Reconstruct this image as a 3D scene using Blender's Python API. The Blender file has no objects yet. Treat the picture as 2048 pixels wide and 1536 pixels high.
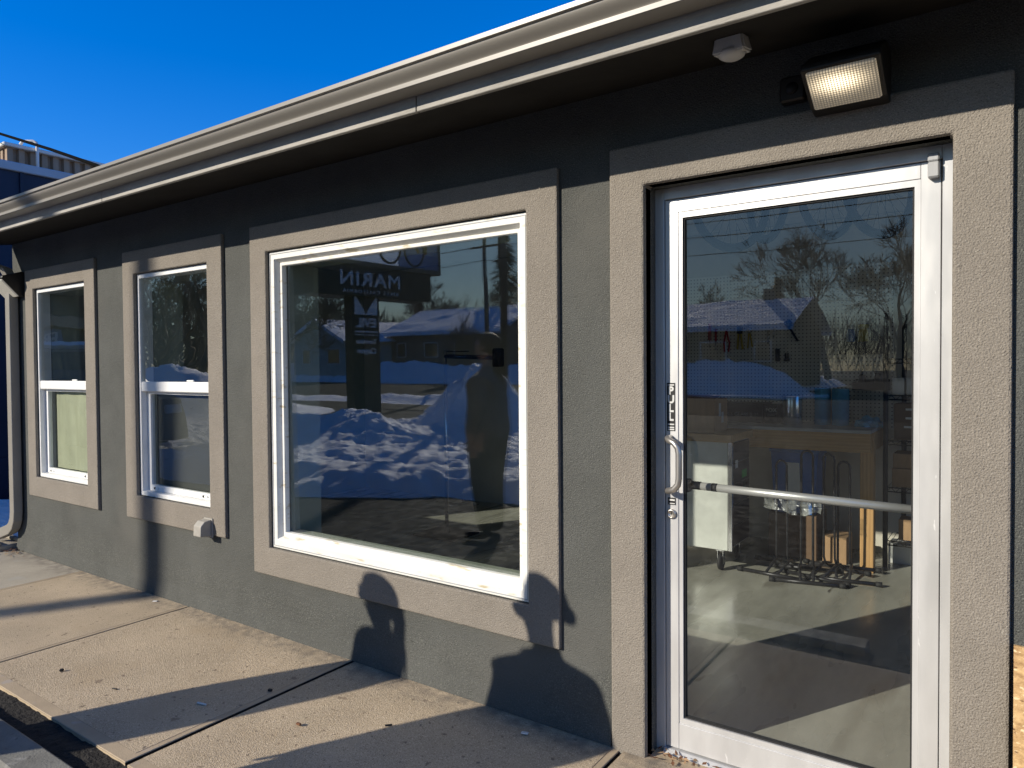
import bpy, bmesh, math, random
from mathutils import Vector, Matrix, noise
R = math.radians
scene = bpy.context.scene
C = scene.collection
random.seed(7)

# ------------------------------------------------------------------ helpers
class MB:
    """collects shapes and links them as one mesh object"""
    def __init__(self): self.bm = bmesh.new()
    def _poly(self, pts, mi=0):
        vs = [self.bm.verts.new(p) for p in pts]
        f = self.bm.faces.new(vs); f.material_index = mi
        return f
    def quad(self, a, b, c, d, mi=0): return self._poly([a, b, c, d], mi)
    def box(self, x0, x1, y0, y1, z0, z1, bev=0.0, mi=0, rz=0.0, seg=1):
        bm = bmesh.new()
        bmesh.ops.create_cube(bm, size=1)
        bmesh.ops.scale(bm, vec=(abs(x1-x0), abs(y1-y0), abs(z1-z0)), verts=bm.verts)
        if bev: bmesh.ops.bevel(bm, geom=bm.edges[:], offset=bev, segments=seg, affect='EDGES', profile=0.6)
        M = Matrix.Translation(((x0+x1)/2, (y0+y1)/2, (z0+z1)/2)) @ Matrix.Rotation(rz, 4, 'Z')
        bmesh.ops.transform(bm, matrix=M, verts=bm.verts)
        return self.merge(bm, mi)
    def merge(self, bm, mi=0):
        mp = {v: self.bm.verts.new(v.co) for v in bm.verts}
        for f in bm.faces:
            nf = self.bm.faces.new([mp[v] for v in f.verts]); nf.material_index = mi; nf.smooth = f.smooth
        bm.free(); return self
    def extrude(self, prof, x0, x1, axis='X', mi=0, smooth=False, closed=True, caps=True):
        """profile of 2-d points swept along an axis (X: (y,z), Y: (x,z), Z: (x,y))"""
        def P(a, t):
            return {'X': (t, a[0], a[1]), 'Y': (a[0], t, a[1]), 'Z': (a[0], a[1], t)}[axis]
        A = [self.bm.verts.new(P(p, x0)) for p in prof]; B = [self.bm.verts.new(P(p, x1)) for p in prof]
        n = len(prof)
        for i in range(n if closed else n-1):
            f = self.bm.faces.new([A[i], A[(i+1) % n], B[(i+1) % n], B[i]]); f.material_index = mi; f.smooth = smooth
        if closed and caps:
            self.bm.faces.new(A[::-1]).material_index = mi; self.bm.faces.new(B).material_index = mi
        return self
    def tube(self, pts, r, n=10, mi=0, caps=True, smooth=True):
        pts = [Vector(p) for p in pts]
        rr = r if isinstance(r, (list, tuple)) else [r]*len(pts)
        rings = []; prev = None
        for i, p in enumerate(pts):
            if i == 0: t = pts[1]-pts[0]
            elif i == len(pts)-1: t = pts[-1]-pts[-2]
            else: t = (pts[i+1]-p).normalized()+(p-pts[i-1]).normalized()
            if t.length < 1e-9: t = Vector((0, 0, 1))
            t.normalize()
            if prev is None:
                up = Vector((0, 0, 1)) if abs(t.z) < .9 else Vector((1, 0, 0))
                a = t.cross(up).normalized()
            else:
                a = (prev-t*prev.dot(t))
                a = a.normalized() if a.length > 1e-6 else t.orthogonal().normalized()
            prev = a; b = t.cross(a)
            rings.append([self.bm.verts.new(p+(a*math.cos(2*math.pi*k/n)+b*math.sin(2*math.pi*k/n))*rr[i]) for k in range(n)])
        for A, B in zip(rings, rings[1:]):
            for k in range(n):
                f = self.bm.faces.new([A[k], A[(k+1) % n], B[(k+1) % n], B[k]]); f.smooth = smooth; f.material_index = mi
        if caps:
            self.bm.faces.new(rings[0][::-1]).material_index = mi; self.bm.faces.new(rings[-1]).material_index = mi
        return self
    def lathe(self, prof, c, n=24, axis='Z', mi=0, smooth=True):
        """(radius, height) profile turned about an axis through c"""
        rings = []
        for r, h in prof:
            ring = []
            for k in range(n):
                a = 2*math.pi*k/n; u, v = r*math.cos(a), r*math.sin(a)
                p = {'Z': (u, v, h), 'Y': (u, h, v), 'X': (h, u, v)}[axis]
                ring.append(self.bm.verts.new((c[0]+p[0], c[1]+p[1], c[2]+p[2])))
            rings.append(ring)
        for A, B in zip(rings, rings[1:]):
            for k in range(n):
                f = self.bm.faces.new([A[k], A[(k+1) % n], B[(k+1) % n], B[k]]); f.smooth = smooth; f.material_index = mi
        if prof[0][0] > 1e-5: self.bm.faces.new(rings[0][::-1]).material_index = mi
        if prof[-1][0] > 1e-5: self.bm.faces.new(rings[-1]).material_index = mi
        return self
    def torus(self, c, R0, r, axis='Y', n=40, m=8, a0=0, a1=2*math.pi, mi=0):
        full = abs(a1-a0-2*math.pi) < 1e-6
        N = n if full else n+1
        rings = []
        for i in range(N):
            a = a0+(a1-a0)*i/n
            ring = []
            for k in range(m):
                b = 2*math.pi*k/m; q = R0+r*math.cos(b); h = r*math.sin(b)
                p = {'Y': (q*math.cos(a), h, q*math.sin(a)), 'X': (h, q*math.cos(a), q*math.sin(a)), 'Z': (q*math.cos(a), q*math.sin(a), h)}[axis]
                ring.append(self.bm.verts.new((c[0]+p[0], c[1]+p[1], c[2]+p[2])))
            rings.append(ring)
        pairs = list(zip(rings, rings[1:]))+([(rings[-1], rings[0])] if full else [])
        for A, B in pairs:
            for k in range(m):
                f = self.bm.faces.new([A[k], A[(k+1) % m], B[(k+1) % m], B[k]]); f.smooth = True; f.material_index = mi
        return self
    def ring(self, o, i, y0, y1, mi=0):
        """rectangular frame: outer (x0,x1,z0,z1), inner (x0,x1,z0,z1), front y0 to back y1; inner may splay to i at y1"""
        def rect(q, y): return [(q[0], y, q[2]), (q[1], y, q[2]), (q[1], y, q[3]), (q[0], y, q[3])]
        of, inf, ob, ib = rect(o, y0), rect(i, y0), rect(o, y1), rect(i, y1)
        for k in range(4):
            j = (k+1) % 4
            self.quad(of[k], of[j], inf[j], inf[k], mi); self.quad(ob[j], ob[k], ib[k], ib[j], mi)
            self.quad(of[j], of[k], ob[k], ob[j], mi); self.quad(inf[k], inf[j], ib[j], ib[k], mi)
        return self
    def splay(self, o, i, y0, y1, mi=0):
        def rect(q, y): return [(q[0], y, q[2]), (q[1], y, q[2]), (q[1], y, q[3]), (q[0], y, q[3])]
        a, b = rect(o, y0), rect(i, y1)
        for k in range(4):
            j = (k+1) % 4; self.quad(a[k], a[j], b[j], b[k], mi)
        return self
    def build(self, name, m, parent=None, bevel=0, weld=True, smooth_angle=None):
        me = bpy.data.meshes.new(name)
        if weld: bmesh.ops.remove_doubles(self.bm, verts=self.bm.verts, dist=1e-5)
        bmesh.ops.recalc_face_normals(self.bm, faces=self.bm.faces)
        off = Vector((0, 0, 0)); q = parent
        while q is not None: off += q.location; q = q.parent
        if off.length: bmesh.ops.translate(self.bm, vec=-off, verts=self.bm.verts)
        self.bm.to_mesh(me); self.bm.free()
        for x in (m if isinstance(m, (list, tuple)) else [m]): me.materials.append(x)
        o = bpy.data.objects.new(name, me); C.objects.link(o)
        if parent: o.parent = parent
        if bevel:
            b = o.modifiers.new('bevel', 'BEVEL'); b.width = bevel; b.segments = 2; b.limit_method = 'ANGLE'; b.angle_limit = R(40)
        return o

def tag(o, label=None, cat=None, group=None, kind=None):
    if label: o['label'] = label
    if cat: o['category'] = cat
    if group: o['group'] = group
    if kind: o['kind'] = kind
    return o
def thing(name, label, cat, loc=(0, 0, 0), group=None):
    o = bpy.data.objects.new(name, None); C.objects.link(o); o.location = loc
    o.empty_display_size = .2
    return tag(o, label, cat, group)
def kids(o): return [c for c in bpy.data.objects if c.parent == o]
def copy_tree(o, parent=None):
    c = o.copy(); C.objects.link(c)
    if parent: c.parent = parent
    for ch in kids(o): copy_tree(ch, c)
    return c
def text_mb(mb, body, size, M, extrude=.004, mi=0, spacing=1.0, sx=1.0, bold=0.0, shear=0.0):
    cu = bpy.data.curves.new('t', 'FONT'); cu.body = body; cu.size = size; cu.extrude = extrude; cu.offset = bold
    cu.align_x = 'CENTER'; cu.align_y = 'CENTER'; cu.space_character = spacing; cu.shear = shear; cu.resolution_u = 3
    o = bpy.data.objects.new('t', cu); C.objects.link(o)
    dg = bpy.context.evaluated_depsgraph_get()
    me = bpy.data.meshes.new_from_object(o.evaluated_get(dg))
    bm = bmesh.new(); bm.from_mesh(me)
    bmesh.ops.transform(bm, matrix=M @ Matrix.Diagonal((sx, 1, 1, 1)), verts=bm.verts)
    mb.merge(bm, mi)
    bpy.data.objects.remove(o); bpy.data.curves.remove(cu); bpy.data.meshes.remove(me)
FRONT = Matrix.Rotation(R(90), 4, 'X')            # text readable by someone looking along +Y
def facing_px(c): return Matrix.Translation(c) @ Matrix.Rotation(R(90), 4, 'Z') @ Matrix.Rotation(R(90), 4, 'X')   # faces +X
def smooth01(a, b, x):
    t = max(0, min(1, (x-a)/(b-a))); return t*t*(3-2*t)

# ------------------------------------------------------------------ materials
def newmat(name):
    m = bpy.data.materials.new(name); m.use_nodes = True
    nt = m.node_tree; nt.nodes.clear()
    out = nt.nodes.new('ShaderNodeOutputMaterial')
    return m, nt, out
def N(nt, t, **kw):
    n = nt.nodes.new(t)
    for k, v in kw.items():
        if k in n.inputs.keys(): n.inputs[k].default_value = v
        else: setattr(n, k, v)
    return n
def pm(name, col, rough=.6, var=.12, vscale=6, col2=None, speck=None, bumps=(), metal=0, spec=.4, stretch=(1, 1, 1), rvar=0, detail=5, wave=None, foot=None):
    """principled material: two-colour noise mottling, optional specks, noise bumps [(scale, strength, distance)]"""
    m, nt, out = newmat(name); L = nt.links
    tc = N(nt, 'ShaderNodeTexCoord'); mp = N(nt, 'ShaderNodeMapping'); mp.inputs['Scale'].default_value = stretch
    L.new(tc.outputs['Object'], mp.inputs['Vector'])
    b = N(nt, 'ShaderNodeBsdfPrincipled'); b.inputs['Roughness'].default_value = rough; b.inputs['Metallic'].default_value = metal
    b.inputs['Specular IOR Level'].default_value = spec
    n1 = N(nt, 'ShaderNodeTexNoise'); n1.inputs['Scale'].default_value = vscale; n1.inputs['Detail'].default_value = detail; n1.inputs['Roughness'].default_value = .65
    L.new(mp.outputs[0], n1.inputs['Vector'])
    c2 = col2 or tuple(max(0, x*(1-var*2.2)) for x in col)
    mx = N(nt, 'ShaderNodeMix', data_type='RGBA')
    mr = N(nt, 'ShaderNodeMapRange'); mr.inputs['From Min'].default_value = .32; mr.inputs['From Max'].default_value = .68
    L.new(n1.outputs['Fac'], mr.inputs['Value']); L.new(mr.outputs[0], mx.inputs['Factor'])
    mx.inputs['A'].default_value = (*c2, 1); mx.inputs['B'].default_value = (*[min(1, x*(1+var*.5)) for x in col], 1)
    last = mx.outputs['Result']
    if speck:
        for sc, th, sw, scol in speck:
            n2 = N(nt, 'ShaderNodeTexNoise'); n2.inputs['Scale'].default_value = sc; n2.inputs['Detail'].default_value = 3
            L.new(mp.outputs[0], n2.inputs['Vector'])
            r2 = N(nt, 'ShaderNodeMapRange'); r2.inputs['From Min'].default_value = th; r2.inputs['From Max'].default_value = th+sw
            L.new(n2.outputs['Fac'], r2.inputs['Value'])
            m2 = N(nt, 'ShaderNodeMix', data_type='RGBA'); L.new(r2.outputs[0], m2.inputs['Factor']); L.new(last, m2.inputs['A'])
            m2.inputs['B'].default_value = (*scol, 1); last = m2.outputs['Result']
    if wave:
        wv = N(nt, 'ShaderNodeTexWave'); wv.wave_type = wave.get('type', 'BANDS'); wv.bands_direction = wave.get('dir', 'X')
        wv.inputs['Scale'].default_value = wave['scale']; wv.inputs['Distortion'].default_value = wave.get('dist', 3); wv.inputs['Detail'].default_value = 3
        L.new(mp.outputs[0], wv.inputs['Vector'])
        m3 = N(nt, 'ShaderNodeMix', data_type='RGBA'); fm = N(nt, 'ShaderNodeMath', operation='MULTIPLY'); fm.inputs[1].default_value = wave.get('amt', .5)
        L.new(wv.outputs['Fac'], fm.inputs[0]); L.new(fm.outputs[0], m3.inputs['Factor']); L.new(last, m3.inputs['A']); m3.inputs['B'].default_value = (*wave['col'], 1)
        last = m3.outputs['Result']
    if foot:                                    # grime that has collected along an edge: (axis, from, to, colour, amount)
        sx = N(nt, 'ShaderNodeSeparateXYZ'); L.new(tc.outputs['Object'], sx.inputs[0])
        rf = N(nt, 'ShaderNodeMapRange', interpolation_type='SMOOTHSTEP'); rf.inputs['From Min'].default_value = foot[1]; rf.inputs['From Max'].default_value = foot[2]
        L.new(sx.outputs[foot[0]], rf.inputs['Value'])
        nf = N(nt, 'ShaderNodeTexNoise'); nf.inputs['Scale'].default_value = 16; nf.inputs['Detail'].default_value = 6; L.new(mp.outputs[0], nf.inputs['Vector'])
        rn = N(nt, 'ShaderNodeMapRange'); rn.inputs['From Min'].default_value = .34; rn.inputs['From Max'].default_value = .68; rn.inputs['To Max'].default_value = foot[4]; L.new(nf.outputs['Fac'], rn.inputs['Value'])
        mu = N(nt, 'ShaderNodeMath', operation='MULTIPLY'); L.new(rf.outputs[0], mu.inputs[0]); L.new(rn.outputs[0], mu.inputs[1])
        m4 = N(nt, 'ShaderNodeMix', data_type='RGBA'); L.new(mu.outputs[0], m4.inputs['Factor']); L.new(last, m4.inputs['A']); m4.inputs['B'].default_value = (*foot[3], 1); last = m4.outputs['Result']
    L.new(last, b.inputs['Base Color'])
    if rvar:
        n3 = N(nt, 'ShaderNodeTexNoise'); n3.inputs['Scale'].default_value = vscale*1.7
        L.new(mp.outputs[0], n3.inputs['Vector'])
        r3 = N(nt, 'ShaderNodeMapRange'); r3.inputs['From Min'].default_value = .35; r3.inputs['From Max'].default_value = .65
        r3.inputs['To Min'].default_value = max(.02, rough-rvar); r3.inputs['To Max'].default_value = min(1, rough+rvar)
        L.new(n3.outputs['Fac'], r3.inputs['Value']); L.new(r3.outputs[0], b.inputs['Roughness'])
    prev = None
    for sc, st, di in bumps:
        nb = N(nt, 'ShaderNodeTexNoise'); nb.inputs['Scale'].default_value = sc; nb.inputs['Detail'].default_value = 3
        L.new(mp.outputs[0], nb.inputs['Vector'])
        bp = N(nt, 'ShaderNodeBump'); bp.inputs['Strength'].default_value = st; bp.inputs['Distance'].default_value = di
        L.new(nb.outputs['Fac'], bp.inputs['Height'])
        if prev: L.new(prev, bp.inputs['Normal'])
        prev = bp.outputs['Normal']
    if prev: L.new(prev, b.inputs['Normal'])
    L.new(b.outputs[0], out.inputs['Surface'])
    return m
def glass_mat(name, f0, tint=(.92, .95, .93), wob=.0, wscale=1.2, rough=0.0, smear=0.0):
    """thin pane: see-through with a mirror reflection that grows towards grazing angles (Schlick)"""
    m, nt, out = newmat(name); L = nt.links
    g = N(nt, 'ShaderNodeNewGeometry'); tc = N(nt, 'ShaderNodeTexCoord')
    d = N(nt, 'ShaderNodeVectorMath', operation='DOT_PRODUCT'); L.new(g.outputs['Incoming'], d.inputs[0]); L.new(g.outputs['True Normal'], d.inputs[1])
    a = N(nt, 'ShaderNodeMath', operation='ABSOLUTE'); L.new(d.outputs['Value'], a.inputs[0])
    s = N(nt, 'ShaderNodeMath', operation='SUBTRACT'); s.inputs[0].default_value = 1; L.new(a.outputs[0], s.inputs[1])
    p = N(nt, 'ShaderNodeMath', operation='POWER'); L.new(s.outputs[0], p.inputs[0]); p.inputs[1].default_value = 5
    k = N(nt, 'ShaderNodeMath', operation='MULTIPLY_ADD'); L.new(p.outputs[0], k.inputs[0]); k.inputs[1].default_value = 1-f0; k.inputs[2].default_value = f0
    gl = N(nt, 'ShaderNodeBsdfGlossy'); gl.inputs['Roughness'].default_value = rough; gl.inputs['Color'].default_value = (.95, .97, 1, 1)
    if wob:
        nb = N(nt, 'ShaderNodeTexNoise'); nb.inputs['Scale'].default_value = wscale; nb.inputs['Detail'].default_value = 1
        L.new(tc.outputs['Object'], nb.inputs['Vector'])
        bp = N(nt, 'ShaderNodeBump'); bp.inputs['Strength'].default_value = 1; bp.inputs['Distance'].default_value = wob
        L.new(nb.outputs['Fac'], bp.inputs['Height']); L.new(bp.outputs['Normal'], gl.inputs['Normal'])
    tr = N(nt, 'ShaderNodeBsdfTransparent'); tr.inputs['Color'].default_value = (*tint, 1)
    mx = N(nt, 'ShaderNodeMixShader'); L.new(k.outputs[0], mx.inputs[0]); L.new(tr.outputs[0], mx.inputs[1]); L.new(gl.outputs[0], mx.inputs[2])
    last = mx.outputs[0]
    if smear:                                  # dust and wiping marks on the pane
        mp = N(nt, 'ShaderNodeMapping'); mp.inputs['Scale'].default_value = (3, 1, 1.2); L.new(tc.outputs['Object'], mp.inputs['Vector'])
        ns = N(nt, 'ShaderNodeTexNoise'); ns.inputs['Scale'].default_value = 5; ns.inputs['Detail'].default_value = 6; L.new(mp.outputs[0], ns.inputs['Vector'])
        r = N(nt, 'ShaderNodeMapRange'); r.inputs['From Min'].default_value = .45; r.inputs['From Max'].default_value = .8; r.inputs['To Max'].default_value = smear
        L.new(ns.outputs['Fac'], r.inputs['Value'])
        df = N(nt, 'ShaderNodeBsdfDiffuse'); df.inputs['Color'].default_value = (.6, .62, .6, 1)
        m2 = N(nt, 'ShaderNodeMixShader'); L.new(r.outputs[0], m2.inputs[0]); L.new(last, m2.inputs[1]); L.new(df.outputs[0], m2.inputs[2]); last = m2.outputs[0]
    L.new(last, out.inputs['Surface'])
    return m

M = {}
M['stucco_dark'] = pm('stucco_dark', (.112, .114, .107), .9, .10, 2.2, bumps=((190, .9, .008), (60, .3, .010)), speck=((210, .55, .12, (.175, .18, .16)), (230, .57, .1, (.065, .07, .06)), (1.3, .56, .2, (.132, .13, .118))), spec=.1)
M['stucco_trim'] = pm('stucco_trim', (.270, .241, .205), .9, .07, 2.5, bumps=((180, .85, .008), (60, .25, .008)), speck=((210, .56, .12, (.35, .32, .275)), (230, .58, .1, (.18, .16, .135)), (38, .79, .02, (.55, .53, .49))), spec=.1)
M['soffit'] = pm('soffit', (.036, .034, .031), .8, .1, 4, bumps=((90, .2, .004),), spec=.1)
M['fascia'] = pm('fascia', (.42, .40, .36), .75, .12, 14, stretch=(.25, 1, 1), bumps=((120, .6, .004),))
M['gutter'] = pm('gutter', (.285, .265, .23), .38, .06, 1.5, spec=.5, stretch=(.4, 2, 2))
M['vinyl'] = pm('vinyl', (.80, .80, .78), .42, .04, 8, bumps=((9, .04, .01),))
M['vinyl_dirty'] = pm('vinyl_dirty', (.80, .79, .74), .5, .06, 6, speck=((22, .60, .12, (.52, .45, .30)),), stretch=(.35, 1, 1.6))
M['alu'] = pm('alu', (.60, .60, .60), .42, .05, 9, metal=.35, spec=.5, stretch=(1, 1, .25), rvar=.08, speck=((60, .72, .05, (.8, .8, .8)),))
M['alu_dark'] = pm('alu_dark', (.025, .025, .026), .6, .1, 20)
M['handle'] = pm('handle', (.55, .52, .48), .34, .05, 10, metal=.8)
M['tube_alu'] = pm('tube_alu', (.62, .62, .6), .36, .05, 10, metal=.55)
M['rubber'] = pm('rubber', (.02, .02, .021), .7, .1, 20)
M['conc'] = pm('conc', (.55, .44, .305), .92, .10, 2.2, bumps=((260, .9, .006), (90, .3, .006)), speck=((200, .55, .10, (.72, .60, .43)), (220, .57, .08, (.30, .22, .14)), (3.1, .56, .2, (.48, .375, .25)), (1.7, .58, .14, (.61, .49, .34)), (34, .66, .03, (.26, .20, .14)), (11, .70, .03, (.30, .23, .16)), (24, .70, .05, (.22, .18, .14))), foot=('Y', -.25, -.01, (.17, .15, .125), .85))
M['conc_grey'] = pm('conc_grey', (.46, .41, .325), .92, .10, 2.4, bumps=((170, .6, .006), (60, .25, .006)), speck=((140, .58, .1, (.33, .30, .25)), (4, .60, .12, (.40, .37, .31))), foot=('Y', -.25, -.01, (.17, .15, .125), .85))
M['conc_edge'] = pm('conc_edge', (.46, .365, .25), .85, .08, 5, bumps=((200, .5, .004),), speck=((12, .6, .1, (.42, .36, .3)),))
M['stop'] = pm('stop', (.24, .235, .205), .8, .15, 5, bumps=((120, .5, .005),), speck=((30, .62, .1, (.13, .125, .11)), (9, .62, .08, (.33, .32, .29))), rvar=.1)
M['dirt'] = pm('dirt', (.035, .032, .029), .95, .25, 30, bumps=((60, .8, .03), (240, .5, .008)), speck=((110, .72, .04, (.16, .15, .14)),))
M['asphalt'] = pm('asphalt', (.032, .030, .029), .8, .2, 5, bumps=((190, .35, .004), (40, .15, .006)), rvar=.12, spec=.06, speck=((240, .68, .05, (.09, .085, .08)), (1.1, .55, .15, (.05, .045, .04))))
M['road'] = pm('road', (.055, .052, .05), .9, .15, 3, stretch=(.2, 1, 1), spec=.02)
M['snow'] = pm('snow', (.88, .88, .89), .75, .03, 4, bumps=((7, .5, .08), (24, .5, .03), (90, .4, .01)), speck=((5, .70, .1, (.45, .43, .40)),), spec=.3)
M['snow_roof'] = pm('snow_roof', (.82, .84, .87), .75, .03, 3, bumps=((3.2, 1, .35), (9, .8, .1)), stretch=(.5, 1, 1), speck=((2.2, .68, .05, (.25, .23, .22)),))
M['paint_green'] = pm('paint_green', (.30, .33, .26), .7, .05, 6, bumps=((150, .15, .002),))
M['paint_wall'] = pm('paint_wall', (.62, .58, .50), .8, .05, 3)
M['ceiling'] = pm('ceiling', (.74, .72, .68), .8, .05, 3)
M['floor_in'] = pm('floor_in', (.40, .395, .34), .32, .16, 3.5, stretch=(1, .25, 1), rvar=.12, bumps=((20, .08, .005),), speck=((90, .74, .03, (.55, .55, .5)), (5, .6, .1, (.25, .24, .2)), (7, .72, .03, (.12, .11, .09))))
M['pine'] = pm('pine', (.60, .36, .15), .55, .10, 3, stretch=(14, 14, 1.2), wave=dict(scale=1.0, dist=6, dir='X', amt=.45, col=(.36, .19, .07)), speck=((2.6, .74, .03, (.16, .08, .035)),))
M['pine_x'] = pm('pine_x', (.56, .34, .14), .55, .10, 3, stretch=(1.2, 14, 14), wave=dict(scale=1.0, dist=6, dir='Z', amt=.45, col=(.36, .19, .07)), speck=((2.6, .74, .03, (.16, .08, .035)),))
M['benchtop'] = pm('benchtop', (.42, .42, .42), .5, .12, 6, stretch=(.4, 3, 3))
M['butcher'] = pm('butcher', (.52, .35, .17), .45, .1, 4, stretch=(1, 8, 8), wave=dict(scale=.8, dist=4, dir='Y', amt=.35, col=(.36, .22, .1)))
M['galv'] = pm('galv', (.66, .68, .64), .42, .08, 5, metal=.25, spec=.5, rvar=.1, speck=((16, .74, .03, (.85, .86, .85)),))
M['black'] = pm('black', (.014, .014, .015), .5, .2, 20)
M['black_pl'] = pm('black_pl', (.018, .018, .02), .4, .2, 20)
M['steel_dark'] = pm('steel_dark', (.05, .05, .055), .35, .2, 20, metal=.5)
M['chrome'] = pm('chrome', (.62, .62, .62), .2, .05, 20, metal=.9)
M['cardboard'] = pm('cardboard', (.42, .27, .15), .85, .08, 6, stretch=(6, 6, 1))
M['cardboard_dk'] = pm('cardboard_dk', (.16, .10, .06), .85, .1, 6)
M['paper'] = pm('paper', (.7, .7, .68), .7, .05, 10)
M['blue_pl'] = pm('blue_pl', (.02, .13, .45), .35, .08, 8)
M['blue_roll'] = pm('blue_roll', (.12, .36, .55), .7, .08, 8, bumps=((70, .3, .003),))
M['blue_cloth'] = pm('blue_cloth', (.08, .38, .62), .8, .15, 8, bumps=((40, .5, .01),))
M['red'] = pm('red', (.42, .03, .03), .45, .1, 10)
M['yellow'] = pm('yellow', (.55, .40, .03), .45, .1, 10)
M['green'] = pm('green', (.06, .5, .12), .5, .1, 10)
M['white_pl'] = pm('white_pl', (.66, .66, .64), .4, .05, 10)
M['grey_pl'] = pm('grey_pl', (.40, .41, .42), .4, .05, 12, stretch=(40, 1, 1))
M['outlet'] = pm('outlet', (.37, .35, .31), .5, .05, 20)
M['bronze'] = pm('bronze', (.024, .021, .019), .45, .15, 15)
M['navy'] = pm('navy', (.013, .020, .048), .55, .1, 3, spec=.4)
M['navy_cap'] = pm('navy_cap', (.50, .53, .58), .5, .1, 3, stretch=(1, .4, 1))
M['tan_metal'] = pm('tan_metal', (.33, .235, .16), .6, .1, 2, stretch=(1, 1, .3))
M['cap_white'] = pm('cap_white', (.72, .70, .66), .5, .06, 3)
M['bark'] = pm('bark', (.12, .095, .075), .9, .2, 3, bumps=((20, .6, .03),), stretch=(1, 1, .3))
M['twig'] = pm('twig', (.13, .10, .082), .9, .15, 2)
M['needle'] = pm('needle', (.030, .055, .028), .8, .3, 1.2)
M['house_a'] = pm('house_a', (.055, .05, .045), .8, .1, 3, spec=.1, wave=dict(scale=2.2, dist=0, dir='Z', amt=.3, col=(.035, .033, .03)))
M['house_b'] = pm('house_b', (.10, .085, .08), .8, .1, 3, wave=dict(scale=2.2, dist=0, dir='Z', amt=.3, col=(.06, .05, .05)))
M['house_c'] = pm('house_c', (.42, .42, .37), .8, .1, 3, wave=dict(scale=2.2, dist=0, dir='Z', amt=.2, col=(.3, .3, .27)))
M['window_dk'] = pm('window_dk', (.012, .016, .022), .08, .1, 3, spec=.6)
M['sign_white'] = pm('sign_white', (.68, .68, .66), .5, .05, 2)
M['sign_dark'] = pm('sign_dark', (.016, .022, .020), .5, .1, 2)
M['sign_tan'] = pm('sign_tan', (.14, .12, .085), .6, .1, 2)
def acrylic(nm='acrylic', tc_=(.97, .97, .95)):
    m, nt, out = newmat(nm); tr = N(nt, 'ShaderNodeBsdfTranslucent'); tr.inputs['Color'].default_value = (*tc_, 1); df = N(nt, 'ShaderNodeBsdfDiffuse'); df.inputs['Color'].default_value = tuple(c_*.8 for c_ in tc_)+(1,)
    mx = N(nt, 'ShaderNodeMixShader'); mx.inputs[0].default_value = .12; nt.links.new(tr.outputs[0], mx.inputs[1]); nt.links.new(df.outputs[0], mx.inputs[2]); nt.links.new(mx.outputs[0], out.inputs['Surface']); return m
M['acrylic'] = acrylic(); M['acrylic_blue'] = acrylic('acrylic_blue', (.42, .55, .80))
M['sign_blue'] = pm('sign_blue', (.13, .19, .33), .5, .06, 2)
M['sign_yel'] = pm('sign_yel', (.55, .33, .05), .5, .06, 2)
M['pole_wood'] = pm('pole_wood', (.16, .12, .09), .9, .15, 4, stretch=(4, 4, .4), bumps=((30, .4, .01),))
M['cable'] = pm('cable', (.008, .008, .008), .9, .1, 10, spec=.02)
M['skin'] = pm('skin', (.46, .28, .20), .5, .05, 20)
M['shirt'] = pm('shirt', (.17, .14, .13), .85, .08, 10, bumps=((60, .3, .005),))
M['jacket'] = pm('jacket', (.06, .065, .08), .8, .1, 10)
M['trousers'] = pm('trousers', (.018, .018, .022), .8, .1, 10)
M['hair'] = pm('hair', (.035, .022, .014), .6, .2, 30, stretch=(6, 6, 1))
M['car_paint'] = pm('car_paint', (.03, .045, .075), .25, .1, 2, spec=.6)
M['osb'] = pm('osb', (.62, .42, .20), .75, .2, 34, col2=(.30, .17, .07), stretch=(1, 1, 1.6), speck=((60, .60, .06, (.74, .58, .34)), (46, .66, .05, (.20, .11, .05))), bumps=((50, .5, .006),))
M['leaf'] = pm('leaf', (.22, .10, .05), .9, .3, 20)
M['ply_film'] = pm('ply_film', (.45, .46, .28), .6, .1, 5, wave=dict(scale=1.6, dist=9, dir='X', amt=.4, col=(.36, .37, .21)), stretch=(1.4, 1, .6), type=None) if False else pm('ply_film', (.47, .47, .34), .6, .1, 5, wave=dict(scale=1.5, dist=9, dir='X', amt=.45, col=(.37, .37, .26)), stretch=(1.4, 1, .6))
M['glass_shop'] = glass_mat('glass_shop', .11, (.96, .98, .97), wob=.0006, wscale=2.0)
M['glass_in'] = glass_mat('glass_in', .095, (.96, .98, .97), wob=.0008, wscale=1.6)
M['glass_door'] = glass_mat('glass_door', .12, (.96, .98, .97), wob=.0008, wscale=2.0, smear=.010)
M['glass_low'] = glass_mat('glass_low', .065, (.85, .89, .86), wob=.0012, wscale=3.0, smear=.012)
M['glass_sash'] = glass_mat('glass_sash', .17, (.85, .89, .86), wob=.0012, wscale=3.0, smear=.012)
M['bag'] = glass_mat('bag', .05, (.80, .82, .82), wob=.006, wscale=40, rough=.3, smear=.75)
def screen_mat():
    m, nt, out = newmat('insect_screen'); L = nt.links
    tr = N(nt, 'ShaderNodeBsdfTransparent'); df = N(nt, 'ShaderNodeBsdfDiffuse'); df.inputs['Color'].default_value = (.10, .10, .098, 1)
    mx = N(nt, 'ShaderNodeMixShader'); mx.inputs[0].default_value = .88
    L.new(tr.outputs[0], mx.inputs[1]); L.new(df.outputs[0], mx.inputs[2]); L.new(mx.outputs[0], out.inputs['Surface']); return m
M['screen'] = screen_mat()
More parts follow.
